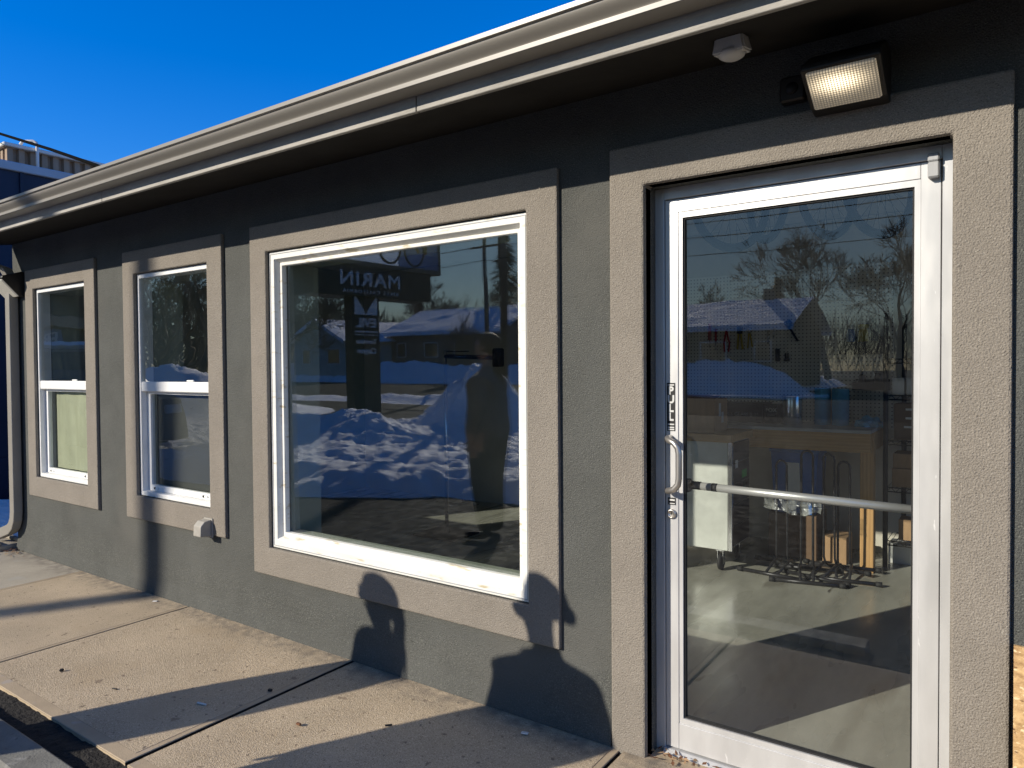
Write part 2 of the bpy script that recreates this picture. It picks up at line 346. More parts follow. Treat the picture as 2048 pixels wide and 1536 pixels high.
def peg_mat():
    m, nt, out = newmat('pegboard'); L = nt.links
    tc = N(nt, 'ShaderNodeTexCoord'); mp = N(nt, 'ShaderNodeVectorMath', operation='SCALE'); mp.inputs['Scale'].default_value = 1/.0305
    L.new(tc.outputs['Object'], mp.inputs[0])
    fr = N(nt, 'ShaderNodeVectorMath', operation='FRACTION'); L.new(mp.outputs[0], fr.inputs[0])
    sb = N(nt, 'ShaderNodeVectorMath', operation='SUBTRACT'); L.new(fr.outputs[0], sb.inputs[0]); sb.inputs[1].default_value = (.5, .5, .5)
    ml = N(nt, 'ShaderNodeVectorMath', operation='MULTIPLY'); L.new(sb.outputs[0], ml.inputs[0]); ml.inputs[1].default_value = (1, 0, 1)
    ln = N(nt, 'ShaderNodeVectorMath', operation='LENGTH'); L.new(ml.outputs[0], ln.inputs[0])
    lt = N(nt, 'ShaderNodeMath', operation='LESS_THAN'); L.new(ln.outputs['Value'], lt.inputs[0]); lt.inputs[1].default_value = .17
    mx = N(nt, 'ShaderNodeMix', data_type='RGBA'); L.new(lt.outputs[0], mx.inputs['Factor']); mx.inputs['A'].default_value = (.72, .70, .63, 1); mx.inputs['B'].default_value = (.03, .03, .03, 1)
    b = N(nt, 'ShaderNodeBsdfPrincipled'); b.inputs['Roughness'].default_value = .6; L.new(mx.outputs['Result'], b.inputs['Base Color']); L.new(b.outputs[0], out.inputs['Surface']); return m
M['peg'] = peg_mat()
def lens_mat(name, base, hot, col, c, sx, sz):
    """glowing prismatic lens: the bulb shows as a hot spot broken up by a grid of prisms (object space)"""
    m, nt, out = newmat(name); L = nt.links
    tc = N(nt, 'ShaderNodeTexCoord')
    sp = N(nt, 'ShaderNodeSeparateXYZ'); L.new(tc.outputs['Object'], sp.inputs[0])
    def lin(sock, a, s):
        n = N(nt, 'ShaderNodeMath', operation='SUBTRACT'); L.new(sock, n.inputs[0]); n.inputs[1].default_value = a
        q = N(nt, 'ShaderNodeMath', operation='DIVIDE'); L.new(n.outputs[0], q.inputs[0]); q.inputs[1].default_value = s
        w = N(nt, 'ShaderNodeMath', operation='POWER'); L.new(q.outputs[0], w.inputs[0]); w.inputs[1].default_value = 2
        return w.outputs[0]
    x2 = lin(sp.outputs['X'], c[0], sx); y2 = lin(sp.outputs['Y'], c[1], sz)
    ad = N(nt, 'ShaderNodeMath', operation='ADD'); L.new(x2, ad.inputs[0]); L.new(y2, ad.inputs[1])
    ex = N(nt, 'ShaderNodeMath', operation='MULTIPLY'); L.new(ad.outputs[0], ex.inputs[0]); ex.inputs[1].default_value = -1
    ee = N(nt, 'ShaderNodeMath', operation='EXPONENT'); L.new(ex.outputs[0], ee.inputs[0])
    def stripes(sock, f):
        n = N(nt, 'ShaderNodeMath', operation='MULTIPLY'); L.new(sock, n.inputs[0]); n.inputs[1].default_value = f
        s = N(nt, 'ShaderNodeMath', operation='SINE'); L.new(n.outputs[0], s.inputs[0])
        q = N(nt, 'ShaderNodeMath', operation='MULTIPLY_ADD'); L.new(s.outputs[0], q.inputs[0]); q.inputs[1].default_value = .38; q.inputs[2].default_value = .62
        return q.outputs[0]
    g = N(nt, 'ShaderNodeMath', operation='MULTIPLY'); L.new(stripes(sp.outputs['X'], 2*math.pi/.0082), g.inputs[0]); L.new(stripes(sp.outputs['Y'], 2*math.pi/.0082), g.inputs[1])
    h = N(nt, 'ShaderNodeMath', operation='MULTIPLY_ADD'); L.new(ee.outputs[0], h.inputs[0]); h.inputs[1].default_value = hot; h.inputs[2].default_value = base
    st = N(nt, 'ShaderNodeMath', operation='MULTIPLY'); L.new(h.outputs[0], st.inputs[0]); L.new(g.outputs[0], st.inputs[1])
    b = N(nt, 'ShaderNodeBsdfPrincipled'); b.inputs['Base Color'].default_value = (.45, .43, .38, 1); b.inputs['Roughness'].default_value = .25
    b.inputs['Emission Color'].default_value = (*col, 1); L.new(st.outputs[0], b.inputs['Emission Strength'])
    L.new(b.outputs[0], out.inputs['Surface']); return m

# ------------------------------------------------------------------ camera, sun, sky
cam = bpy.data.cameras.new('camera'); cam.lens = 1420/2048*36; cam.sensor_width = 36; cam.clip_start = .05; cam.clip_end = 2000
co = bpy.data.objects.new('camera', cam); C.objects.link(co); scene.camera = co
r_ = Vector((0.8200972, 0.5721800, -0.0071089)); u_ = Vector((-0.0065950, 0.0218735, 0.9997390)); w_ = Vector((-0.5721862, 0.8198363, -0.0217119))
mw = Matrix.Identity(4)
for i in range(3): mw[i][0], mw[i][1], mw[i][2] = r_[i], u_[i], -w_[i]
mw.translation = (0, -2.525, 1.505); co.matrix_world = mw

AZ, EL = R(29), R(24.0)
sd = Vector((math.sin(AZ)*math.cos(EL), math.cos(AZ)*math.cos(EL), -math.sin(EL)))
sun = bpy.data.lights.new('sun', 'SUN'); sun.energy = 5.0; sun.angle = R(.5); sun.color = (1, .915, .785)
so = bpy.data.objects.new('sun', sun); C.objects.link(so); so.rotation_euler = sd.to_track_quat('-Z', 'Y').to_euler(); so.location = (-10, -20, 12)
W = bpy.data.worlds.new('World'); scene.world = W; W.use_nodes = True
nt = W.node_tree; nt.nodes.clear()
sky = nt.nodes.new('ShaderNodeTexSky'); sky.sky_type = 'NISHITA'; sky.sun_disc = False; sky.sun_elevation = EL; sky.sun_rotation = R(180)+AZ
sky.altitude = 1800; sky.air_density = 1.6; sky.dust_density = .1; sky.ozone_density = 6.0
hs = nt.nodes.new('ShaderNodeHueSaturation'); hs.inputs['Saturation'].default_value = 1.345
bg = nt.nodes.new('ShaderNodeBackground'); bg.inputs['Strength'].default_value = .113
ow = nt.nodes.new('ShaderNodeOutputWorld')
tint = nt.nodes.new('ShaderNodeMix'); tint.data_type = 'RGBA'; tint.blend_type = 'MULTIPLY'; tint.inputs['Factor'].default_value = 1; tint.inputs['B'].default_value = (1, 1.04, 1.52, 1)
nt.links.new(sky.outputs[0], hs.inputs['Color']); nt.links.new(hs.outputs[0], tint.inputs['A']); 
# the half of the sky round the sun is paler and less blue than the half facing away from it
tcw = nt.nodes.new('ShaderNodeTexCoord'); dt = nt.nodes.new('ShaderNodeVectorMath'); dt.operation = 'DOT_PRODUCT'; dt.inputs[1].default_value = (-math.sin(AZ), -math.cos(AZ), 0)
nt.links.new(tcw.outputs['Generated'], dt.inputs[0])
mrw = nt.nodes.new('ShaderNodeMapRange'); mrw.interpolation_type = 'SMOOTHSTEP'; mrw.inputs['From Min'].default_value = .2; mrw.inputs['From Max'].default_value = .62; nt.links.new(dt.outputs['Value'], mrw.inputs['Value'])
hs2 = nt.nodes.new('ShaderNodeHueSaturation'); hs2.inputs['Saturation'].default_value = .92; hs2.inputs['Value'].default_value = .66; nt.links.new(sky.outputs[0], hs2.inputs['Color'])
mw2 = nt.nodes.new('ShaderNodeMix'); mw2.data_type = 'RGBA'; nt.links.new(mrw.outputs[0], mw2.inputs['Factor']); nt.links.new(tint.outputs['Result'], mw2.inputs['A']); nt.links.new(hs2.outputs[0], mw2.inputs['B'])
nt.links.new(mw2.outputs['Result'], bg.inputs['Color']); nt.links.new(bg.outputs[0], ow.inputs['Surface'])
scene.view_settings.view_transform = 'Standard'; scene.view_settings.look = 'None'; scene.view_settings.exposure = .16; scene.view_settings.gamma = 1
scene.render.engine = 'CYCLES'
scene.cycles.max_bounces = 10; scene.cycles.diffuse_bounces = 5; scene.cycles.glossy_bounces = 4; scene.cycles.transparent_max_bounces = 24
scene.cycles.use_denoising = True; scene.cycles.sample_clamp_indirect = 4

# ================================================================== THE SHOP BUILDING
T = .023                                  # trim stands this far in front of the wall
WI = .32                                  # inner face of the wall
shop = thing('shop_building', 'dark grey stucco shop with pale window surrounds, glass door and low eave', 'building', (-3, 0, 0))
XL, XR, ZT = -6.90, 2.6, 2.60
holes = {'door': (-1.134, -.138, -.02, 2.1975), 'pic': (-3.4385, -1.671, .4935, 2.174), 'w2': (-4.888, -4.020, .652, 2.168), 'w1': (-6.465, -5.597, .652, 2.175)}
def wall_slab(mb, y0, y1, hl, x0=XL, x1=XR, z0=-.15, z1=ZT, mi=0):
    xs = sorted({x0, x1, *[h[0] for h in hl], *[h[1] for h in hl]}); zs = sorted({z0, z1, *[h[2] for h in hl], *[h[3] for h in hl]})
    for a, b in zip(xs, xs[1:]):
        for c, d in zip(zs, zs[1:]):
            mx, mz = (a+b)/2, (c+d)/2
            if any(h[0] < mx < h[1] and h[2] < mz < h[3] for h in hl): continue
            mb.quad((a, y0, c), (b, y0, c), (b, y0, d), (a, y0, d), mi); mb.quad((b, y1, c), (a, y1, c), (a, y1, d), (b, y1, d), mi)
    for h in hl:
        for p, q in (((h[0], h[2]), (h[1], h[2])), ((h[1], h[2]), (h[1], h[3])), ((h[1], h[3]), (h[0], h[3])), ((h[0], h[3]), (h[0], h[2]))):
            mb.quad((p[0], y0, p[1]), (q[0], y0, q[1]), (q[0], y1, q[1]), (p[0], y1, p[1]), mi)
    for p, q in (((x0, z0), (x1, z0)), ((x1, z0), (x1, z1)), ((x1, z1), (x0, z1)), ((x0, z1), (x0, z0))):
        mb.quad((p[0], y0, p[1]), (q[0], y0, q[1]), (q[0], y1, q[1]), (p[0], y1, p[1]), mi)
mb = MB(); wall_slab(mb, 0, .10, list(holes.values()))
mb.box(XL, XL+.1, .10, 9, -.15, ZT)                                              # side wall of the alley
mb.box(XR-.1, XR, .10, 1.0, -.15, ZT); mb.box(XR-.1, XR, 3.2, 9, -.15, ZT); mb.box(XR-.1, XR, 1.0, 3.2, -.15, .3); mb.box(XR-.1, XR, 1.0, 3.2, 2.5, ZT); mb.box(XL+.1, XR-.1, 8.9, 9, -.15, ZT)  # right wall has an added unseen opening that brightens the room
# little flare of render at the foot of the corner
mb.extrude([(0, .30), (-.004, .10), (-.02, .0), (0, .0)], XL, -1.283, 'X')
wallo = mb.build('wall', M['stucco_dark'], shop, bevel=.012)
inner = [(-1.16, -.12, -.02, 2.16), (-3.40, -1.72, .05, 2.12), (-4.872, -4.036, .69, 2.14), (-6.45, -5.613, .69, 2.14)]
mb = MB(); wall_slab(mb, .103, WI, inner, XL+.1, XR-.1, -.02, 2.72)
mb.box(XL+.1, XL+.16, WI, 8.9, -.02, 2.72); mb.box(XR-.16, XR-.1, WI, 1.0, -.02, 2.72); mb.box(XR-.16, XR-.1, 3.2, 8.9, -.02, 2.72); mb.box(XR-.16, XR-.1, 1.0, 3.2, -.02, .3); mb.box(XR-.16, XR-.1, 1.0, 3.2, 2.5, 2.72)  # lining leaves the same added light opening free
mb.build('interior_wall', M['paint_green'], shop)
mb = MB(); mb.box(XL+.16, XR-.16, 3.84, 3.95, -.02, 2.72)
mb.build('back_wall', M['paint_wall'], shop)
MB().box(XL+.1, XR-.1, .09, 8.9, -.15, 0).build('floor', M['floor_in'], shop)
MB().box(XL+.1, XR-.1, .103, 8.9, 2.725, 2.8).build('ceiling', M['ceiling'], shop)
# window and door surrounds
def trim(o, i, parent):
    mb = MB(); mb.ring(o, i, -T, .002); return mb.build('surround', M['stucco_trim'], parent, bevel=.007)
mb = MB()                                   # door surround: three sides, reveal runs back to the frame
for q in ((-1.279, -1.134, 0, 2.3535), (-.138, .012, 0, 2.3535), (-1.134, -.138, 2.1975, 2.3535)):
    pass
P = [(-1.279, -.06), (-1.134, -.06), (-1.134, 2.1975), (-.138, 2.1975), (-.138, -.06), (.012, -.06), (.012, 2.3535), (-1.279, 2.3535)]
quads = [(0, 1, 2, 7), (2, 3, 6, 7), (3, 4, 5, 6)]
for q in quads:
    mb.quad(*[(P[k][0], -T, P[k][1]) for k in q]); mb.quad(*[(P[k][0], .05, P[k][1]) for k in q[::-1]])
for k in range(8):
    a, b = P[k], P[(k+1) % 8]; mb.quad((a[0], -T, a[1]), (b[0], -T, b[1]), (b[0], .05, b[1]), (a[0], .05, a[1]))
mb.build('door_surround', M['stucco_trim'], shop, bevel=.009)
# eave: sloping soffit, lower fascia strip, K-style gutter, roof
YF, ZF = -.49, 2.488
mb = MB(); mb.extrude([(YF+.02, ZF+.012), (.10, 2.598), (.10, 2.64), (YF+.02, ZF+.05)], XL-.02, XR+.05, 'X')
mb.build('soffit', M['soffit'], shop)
mb = MB()
for a, b in ((XL-.02, -4.31), (-4.305, -1.86), (-1.855, .6), (.605, XR+.05)):
    mb.box(a, b, YF, YF+.02, ZF, ZF+.115, .002)
mb.build('fascia', M['fascia'], shop)
mb = MB(); mb.extrude([(-.50, 2.612), (-.48, 2.60), (3.6, 3.62), (3.6, 3.66), (-.505, 2.632)], XL-.06, XR+.1, 'X')
mb.extrude([(9.05, 2.60), (3.6, 3.62), (3.6, 3.66), (9.1, 2.63)], XL-.06, XR+.1, 'X')
mb.build('roof', M['soffit'], shop)
gp = [(-.492, 2.618), (-.492, 2.546), (-.570, 2.546), (-.574, 2.548), (-.575, 2.562), (-.571, 2.564)]      # bottom and its bright front lip
for k in range(13):                                                                # ogee face: cove below, belly above
    t = k/12; gp.append((-.571-.034*math.sin(t*math.pi/2)**1.3, 2.565+.040*t))
gp += [(-.611, 2.6065), (-.616, 2.608), (-.6165, 2.624), (-.606, 2.6255), (-.603, 2.614), (-.57, 2.571), (-.566, 2.553), (-.495, 2.553), (-.495, 2.618)]
mb = MB(); mb.extrude(gp, XL-.03, XR+.06, 'X'); gut = mb.build('gutter', M['gutter'], shop)
# downspout at the corner, elbow at the foot
mb = MB()
dx0, dx1, dyo, dyi = -6.85, -6.745, -.085, -.012
def rect_pipe(mb, pts, w, d):
    rings = []
    for i, (p, n) in enumerate(pts):
        p = Vector(p); n = Vector(n).normalized(); a = Vector((0, 1, 0)); b = n.cross(a).normalized()
        rings.append([p+b*(-w/2)+a*(-d/2), p+b*(w/2)+a*(-d/2), p+b*(w/2)+a*(d/2), p+b*(-w/2)+a*(d/2)])
    for A, B in zip(rings, rings[1:]):
        for k in range(4): mb.quad(A[k], A[(k+1) % 4], B[(k+1) % 4], B[k])
rect_pipe(mb, [((-6.83, -.53, 2.55), (0, 0, -1)), ((-6.83, -.50, 2.50), (0, 0, -1)), ((-6.80, -.09, 2.36), (0, 0, -1)), ((-6.797, -.05, 2.28), (0, 0, -1)), ((-6.797, -.05, .34), (0, 0, -1)), ((-6.81, -.05, .27), (-.25, 0, -1)), ((-6.845, -.05, .215), (-.7, 0, -1)), ((-6.90, -.05, .18), (-1, 0, -.5)), ((-7.16, -.05, .10), (-1, 0, -.3))], .085, .07)
ds = mb.build('downspout', M['gutter'], gut, bevel=.008)

# ------------------------------------------------------------------ windows
def hung_window(h, name_parent, lower):
    x0, x1, z0, z1 = h
    win = None
    mb = MB(); yf = .004
    fo = (x0+.003, x1-.003, z0+.003, z1-.003); fi = (x0+.026, x1-.026, z0+.032, z1-.032)
    mb.ring(fo, fi, yf, .095)
    zm = 1.40
    mb.box(fi[0], fi[1], yf+.004, .05, zm-.034, zm+.034, .004)                     # meeting rail
    mb.box(fi[0]+.30*(fi[1]-fi[0])+.3, fi[0]+.3*(fi[1]-fi[0])+.38, yf+.008, yf+.02, zm+.034, zm+.046, .003)  # latch
    for dz in (.006, .016): mb.box(fi[0], fi[1], yf-.003, yf, fo[2]+dz, fo[2]+dz+.003)   # ribs on the sill
    win = mb.build('window', M['vinyl'], name_parent, bevel=.003)
    trim((x0-.146, x1+.157, z0-.16, z1+.158), (x0, x1, z0, z1), win)
    mb = MB(); mb.quad((fi[0], .016, zm+.03), (fi[1], .016, zm+.03), (fi[1], .016, fi[3]), (fi[0], .016, fi[3])); mb.build('upper_glass', M['glass_sash'], win)
    mb = MB()
    so_ = (fi[0]+.004, fi[1]-.004, fi[2]+.002, zm-.03); si = (fi[0]+.045, fi[1]-.045, fi[2]+.042, zm-.052)
    mb.ring(so_, si, .045, .075)
    for cx in (.14, .86):
        xx = so_[0]+(so_[1]-so_[0])*cx; mb.box(xx-.018, xx+.018, .037, .045, so_[2]+.012, so_[2]+.026, .002); 
    mb.build('lower_sash', M['vinyl'], win, bevel=.002)
    for cx in (.14, .86):
        xx = so_[0]+(so_[1]-so_[0])*cx; MB().box(xx-.034, xx-.020, .036, .0445, so_[2]+.012, so_[2]+.026, .001).build('sash_lock', M['black_pl'], win)
    mb = MB(); mb.quad((si[0], .06, si[2]), (si[1], .06, si[2]), (si[1], .06, si[3]), (si[0], .06, si[3])); mb.build('lower_glass', M['glass_low'], win)
    if lower == 'film':
        mb = MB(); n = 14
        for k in range(n):
            a = si[0]+.03+(si[1]-si[0]-.02)*k/n; b = si[0]+.03+(si[1]-si[0]-.02)*(k+1)/n
            mb.quad((a, .098+.004*math.sin(k*1.3), si[2]), (b, .098+.004*math.sin(k*1.3+1.3), si[2]), (b, .098+.004*math.sin(k*1.3+1.3), si[3]), (a, .098+.004*math.sin(k*1.3), si[3]))
        mb.build('blind', M['ply_film'], win)
    else:
        mb = MB(); mb.quad((si[0], .088, si[2]), (si[1], .088, si[2]), (si[1], .088, si[3]), (si[0], .088, si[3])); mb.build('insect_screen', M['screen'], win)
    return win
w1 = hung_window(holes['w1'], shop, 'film')
w2 = hung_window(holes['w2'], shop, 'screen')
# picture window
x0, x1, z0, z1 = holes['pic']
mb = MB()
A = (x0+.004, x1-.004, z0+.004, z1-.004); B = (x0+.046, x1-.046, z0+.054, z1-.046); Cc = (x0+.060, x1-.060, z0+.070, z1-.062); D = (x0+.078, x1-.078, z0+.090, z1-.080)
mb.ring(A, B, .0, .06); mb.splay(B, Cc, .004, .034); mb.ring(Cc, D, .030, .062)
pic = mb.build('picture_window', [M['vinyl_dirty']], shop, bevel=.003)
mb = MB()
mb.ring((A[0]+.010, A[1]-.010, A[2]+.010, A[3]-.010), (A[0]+.014, A[1]-.014, A[2]+.0145, A[3]-.0145), -.0022, .001)   # fine rib round the flange
mb.build('flange_rib', M['grey_pl'], pic)
trim((-3.585, -1.516, .3355, 2.3285), (x0, x1, z0, z1), pic)
mb = MB(); mb.quad((D[0], .062, D[2]), (D[1], .046, D[2]), (D[1], .034, D[3]), (D[0], .050, D[3])); mb.build('glass', M['glass_shop'], pic)
mb = MB(); mb.quad((D[0], .078, D[2]), (D[1], .0615, D[2]), (D[1], .051, D[3]), (D[0], .066, D[3])); mb.build('inner_glass', M['glass_in'], pic)
mb = MB(); mb.box(-3.40, -1.72, .066, .165, .545, .573, .003); mb.build('inner_sill', M['paint_green'], pic)
# ------------------------------------------------------------------ glass door
mb = MB(); fr = MB()
yF = .088
fr.box(-1.140, -1.0975, yF, .14, -.005, 2.205, .002); fr.box(-.1715, -.132, yF, .14, -.005, 2.205, .002); fr.box(-1.0975, -.1715, yF, .14, 2.1545, 2.205, .002)
fr.box(-1.0975, -.1715, yF+.03, .14, 2.146, 2.1545)
dframe = fr.build('door_frame', M['alu'], shop)
th = MB(); th.extrude([(.062, -.003), (.080, .010), (.15, .012), (.15, -.02), (.062, -.02)], -1.098, -.172, 'X'); th.build('threshold', M['alu'], dframe)
yl = .0905
lx0, lx1, lz0, lz1 = -1.0945, -.1745, .016, 2.151
mb.box(lx0, lx0+.052, yl, yl+.045, lz0, lz1, .0015); mb.box(lx1-.056, lx1, yl, yl+.045, lz0, lz1, .0015)
mb.box(lx0+.0525, lx1-.0565, yl+.0005, yl+.0445, lz1-.050, lz1, .0015); mb.box(lx0+.0525, lx1-.0565, yl+.0005, yl+.0445, lz0, lz0+.10, .0015)
gx0, gx1, gz0, gz1 = -1.026, -.248, .138, 2.079
mb.ring((lx0+.0525, lx1-.0565, lz0+.1005, lz1-.0505), (gx0, gx1, gz0, gz1), yl+.004, yl+.040)       # glazing bead
door = mb.build('door', M['alu'], shop)
mb = MB(); mb.ring((gx0-.001, gx1+.001, gz0-.001, gz1+.001), (gx0+.006, gx1-.006, gz0+.006, gz1-.006), yl+.012, yl+.032); mb.build('gasket', M['rubber'], door)
mb = MB(); mb.quad((gx0, .114, gz0), (gx1, .114, gz0), (gx1, .114, gz1), (gx0, .114, gz1)); mb.build('door_glass', M['glass_door'], door)
mb = MB()
hx, hz0, hz1 = -1.072, 1.028, 1.232
mb.tube([(-1.075, yl, hz1), (-1.073, yl-.03, hz1), (-1.062, yl-.052, hz1-.004), (-1.035, yl-.060, hz1-.014), (-1.021, yl-.060, hz1-.032), (-1.017, yl-.060, hz1-.055), (-1.017, yl-.060, hz0+.055), (-1.021, yl-.060, hz0+.032), (-1.035, yl-.060, hz0+.014), (-1.062, yl-.052, hz0+.004), (-1.073, yl-.03, hz0), (-1.075, yl, hz0)], .0125, 14)
mb.build('pull_handle', M['handle'], door)
mb = MB(); mb.lathe([(.0, .0), (.019, .0), (.019, -.008), (.015, -.011), (.012, -.011), (.012, -.008), (.0, -.008)], (-1.069, yl, .936), 24, 'Y'); mb.build('lock_cylinder', M['handle'], door)
mb = MB(); mb.box(-1.0705, -1.0675, yl-.010, yl-.0078, .930, .942); mb.build('keyhole', M['black'], door)
st = MB()
cx = -1.0715
st.box(cx-.017, cx+.017, yl-.0012, yl-.0002, 1.258, 1.445, 0, 0)
for k, ch in enumerate('PULL'):
    text_mb(st, ch, .042, Matrix.Translation((cx, yl-.0018, 1.414-.034*k)) @ FRONT, .0004, 1, bold=.0018, sx=.95)
for k, zz in enumerate((1.437, 1.284, 1.272, 1.264)): st.box(cx-.013, cx+.013, yl-.0022, yl-.0013, zz-.0025, zz+.0025, 0, 1)
st.build('pull_sticker', [M['black'], M['white_pl']], door)
st = MB(); st.box(-1.085, -1.053, yl-.0012, yl-.0002, .970, .998, 0, 0); st.box(-1.081, -1.057, yl-.002, yl-.0013, .986, .992, 0, 1); st.box(-1.081, -1.057, yl-.002, yl-.0013, .974, .977, 0, 1)
st.build('key_sticker', [M['alu_dark'], M['paper']], door)
mb = MB(); mb.tube([(gx0-.03, .175, 1.040), (gx1+.03, .175, 1.024)], .0155, 16); pbar = mb.build('push_bar', M['tube_alu'], door)
MB().tube([(-1.03, .175, 1.0402), (-.983, .175, 1.0392)], .0165, 16).build('grip_band', M['rubber'], pbar); MB().tube([(-.939, .175, 1.0383), (-.918, .175, 1.0378)], .0164, 16).build('grip_band', M['rubber'], pbar)
MB().box(-1.06, -1.02, .135, .18, 1.015, 1.065, .004).build('bracket', M['alu_dark'], pbar); MB().box(-.255, -.215, .135, .18, 1.0, 1.05, .004).build('bracket', M['alu_dark'], pbar)

# door sensor, lamps, motion sensor, boxes
sn = thing('door_sensor', 'small grey two-piece alarm contact box on the top corner of the door', 'sensor', (-.192, yF, 2.13))
MB().box(-.210, -.178, yl-.030, yl-.0006, 2.094, 2.143, .004).build('magnet_case', M['grey_pl'], sn)
MB().box(-.210, -.178, yl-.030, yF-.0006, 2.1445, 2.170, .004).build('switch_case', M['grey_pl'], sn)
def wall_pack(x0, x1, zt, s, label, lens, name='flood_light', steep=False):
    pr = [(0, -.035*s), (-.10*s, -.035*s), (-.222*s, -.104*s), (-.228*s, -.122*s), (-.083*s, -.196*s), (0, -.205*s)]
    a_, b_ = (-.222*s, -.130*s), (-.086*s, -.2*s)
    if steep: pr = [(0, 0), (-.03, 0), (-.165, -.045), (-.172, -.065), (-.045, -.205), (0, -.205)]; a_, b_ = (-.166, -.074), (-.048, -.204)
    lamp = thing(name, label, 'lamp', ((x0+x1)/2, 0, zt-.1*s), 'dark wall pack lamps on the shop front')
    mb = MB(); mb.extrude([(a-.0005, zt+b) for a, b in pr], x0-.014*s, x1+.014*s, 'X'); mb.build('housing', M['bronze'], lamp, bevel=.006)
    # lens, own object with its own axes so its prisms follow it
    a = Vector((0, a_[0], zt+a_[1])); b = Vector((0, b_[0], zt+b_[1])); d = (b-a); L = d.length
    lo = MB(); w = (x1-x0)/2
    n = 12
    lo.box(-w, w, -L/2, L/2, -.012*s, .004*s, .006*s)
    ob = lo.build('lens', lens); ob.parent = lamp
    X = Vector((1, 0, 0)); Y = d.normalized(); Z = X.cross(Y).normalized()
    if Z.z > 0: Z = -Z; X = -X
    mm = Matrix((( X.x, Y.x, Z.x, 0), (X.y, Y.y, Z.y, 0), (X.z, Y.z, Z.z, 0), (0, 0, 0, 1)))
    mm.translation = Vector(((x0+x1)/2, 0, 0))+(a+b)/2+Z*.002-lamp.location
    ob.matrix_local = mm
    return lamp
lens_on = lens_mat('lens_lit', .22, 4.2, (1, .80, .52), (.012, -.022), .062, .034)
lens_off = lens_mat('lens_sun_glow', .30, .0, (1, .90, .70), (0, 0), .1, .1)  # lamp is off; this even glow stands in for sunlight on the lens
lampA = wall_pack(-.512, -.318, 2.525, 1.0, 'lit dark wall pack lamp with ribbed glowing lens above the glass door', lens_on)
mb = MB(); mb.box(-.632, -.552, -.045, -.0005, 2.386, 2.468, .006); jb = mb.build('junction_box', M['bronze'], lampA)
mb = MB(); mb.lathe([(.0, -.006), (.018, -.006), (.02, .0)], (-.592, -.045, 2.427), 18, 'Y'); mb.build('knockout_plug', M['black'], jb)
lampB = wall_pack(-6.92, -6.66, 2.33, 1.0, 'dark wall pack lamp with cream lens at the far corner beside the downspout', lens_off, steep=True)
ms = thing('motion_detector', 'small white motion detector under the eave left of the lit lamp', 'sensor', (-.715, -.28, 2.53))
mb = MB()
bm = bmesh.new(); bmesh.ops.create_cube(bm, size=1)
for v in bm.verts:
    f = .80 if v.co.z > 0 else 1.0
    v.co = Vector((v.co.x*.105*f, v.co.y*.085*f, v.co.z*.052))
bmesh.ops.bevel(bm, geom=bm.edges[:], offset=.006, segments=2, affect='EDGES')
bmesh.ops.transform(bm, matrix=Matrix.Translation((-.715, -.285, 2.512)) @ Matrix.Rotation(R(12), 4, 'X'), verts=bm.verts); mb.merge(bm)
mb.build('sensor_case', M['white_pl'], ms)
mb = MB(); mb.lathe([(.042, .004), (.040, -.008), (.028, -.016), (.0, -.019)], (-.715, -.285, 2.487), 20, 'Z'); mb.build('sensor_dome', M['white_pl'], ms)
ob_ = thing('outlet_box', 'small tan weatherproof outlet cover below the middle narrow window', 'outlet box', (-4.02, -.03, .54))
mb = MB(); mb.box(-4.085, -3.985, -.030, -T-.0005, .480, .600, .006); mb.build('back_plate', M['outlet'], ob_)
mb = MB(); mb.extrude([(-.0305, .592), (-.075, .586), (-.100, .560), (-.104, .496), (-.0305, .488)], -4.075, -3.995, 'X'); mb.build('bubble_cover', M['outlet'], ob_, bevel=.006)

# ================================================================== INSIDE THE SHOP
pb = tag(MB().box(-3.6, -.742, 3.80, 3.835, 1.0, 2.325).build('pegboard', M['peg']), 'large pale pegboard full of small holes on the back wall', 'pegboard')
wb = thing('workbench', 'heavy timber workbench with grey top and square pine legs inside the shop', 'workbench', (-1.9, 3.45, 0))
MB().box(-3.3, -.80, 3.10, 3.79, 1.017, 1.042, .002).build('bench_top', M['benchtop'], wb)
MB().box(-3.25, -.802, 3.118, 3.157, .876, 1.016, .003).build('apron', M['pine_x'], wb)
for (x, y) in ((-.832, 3.205), (-3.2, 3.205)):
    MB().box(x-.045, x+.045, y-.045, y+.045, 0, 1.016, .003).build('leg', M['pine'], wb)
MB().box(-.842, -.803, 3.16, 3.78, .876, 1.016, .003).build('side_rail', M['pine'], wb)

ct = thing('tool_cart', 'rolling tool cart with pale metal side and thick wooden top by the bench', 'cart', (-1.98, 2.86, 0))
mb = MB(); mb.box(-2.34, -1.672, 2.62, 3.10, .155, .955, .004); cbody = mb.build('cabinet_body', M['galv'], ct)
mb = MB(); mb.box(-1.671, -1.640, 2.618, 2.650, .155, .955, .002); mb.build('corner_post', M['chrome'], ct)
for k in range(5): MB().box(-1.6715, -1.655, 2.655, 3.09, .175+.155*k, .175+.155*k+.147, .003).build('drawer_front', M['black_pl'], ct)
mb = MB(); mb.box(-2.38, -1.636, 2.58, 3.14, .956, 1.012, .004); mb.build('cart_top', M['butcher'], ct)
mb = MB(); mb.quad((-1.6545, 2.74, .75), (-1.6545, 2.80, .75), (-1.6545, 2.80, .81), (-1.6545, 2.74, .81)); mb.build('white_sticker', M['paper'], ct)
mb = MB(); mb.quad((-1.6545, 2.90, .66), (-1.6545, 3.02, .66), (-1.6545, 3.02, .72), (-1.6545, 2.90, .72)); mb.build('green_sticker', M['green'], ct)
mb = MB(); mb.lathe([(0, 0), (.045, 0)], (-1.6545, 2.96, .58), 18, 'X'); mb.build('blue_sticker', M['blue_roll'], ct)
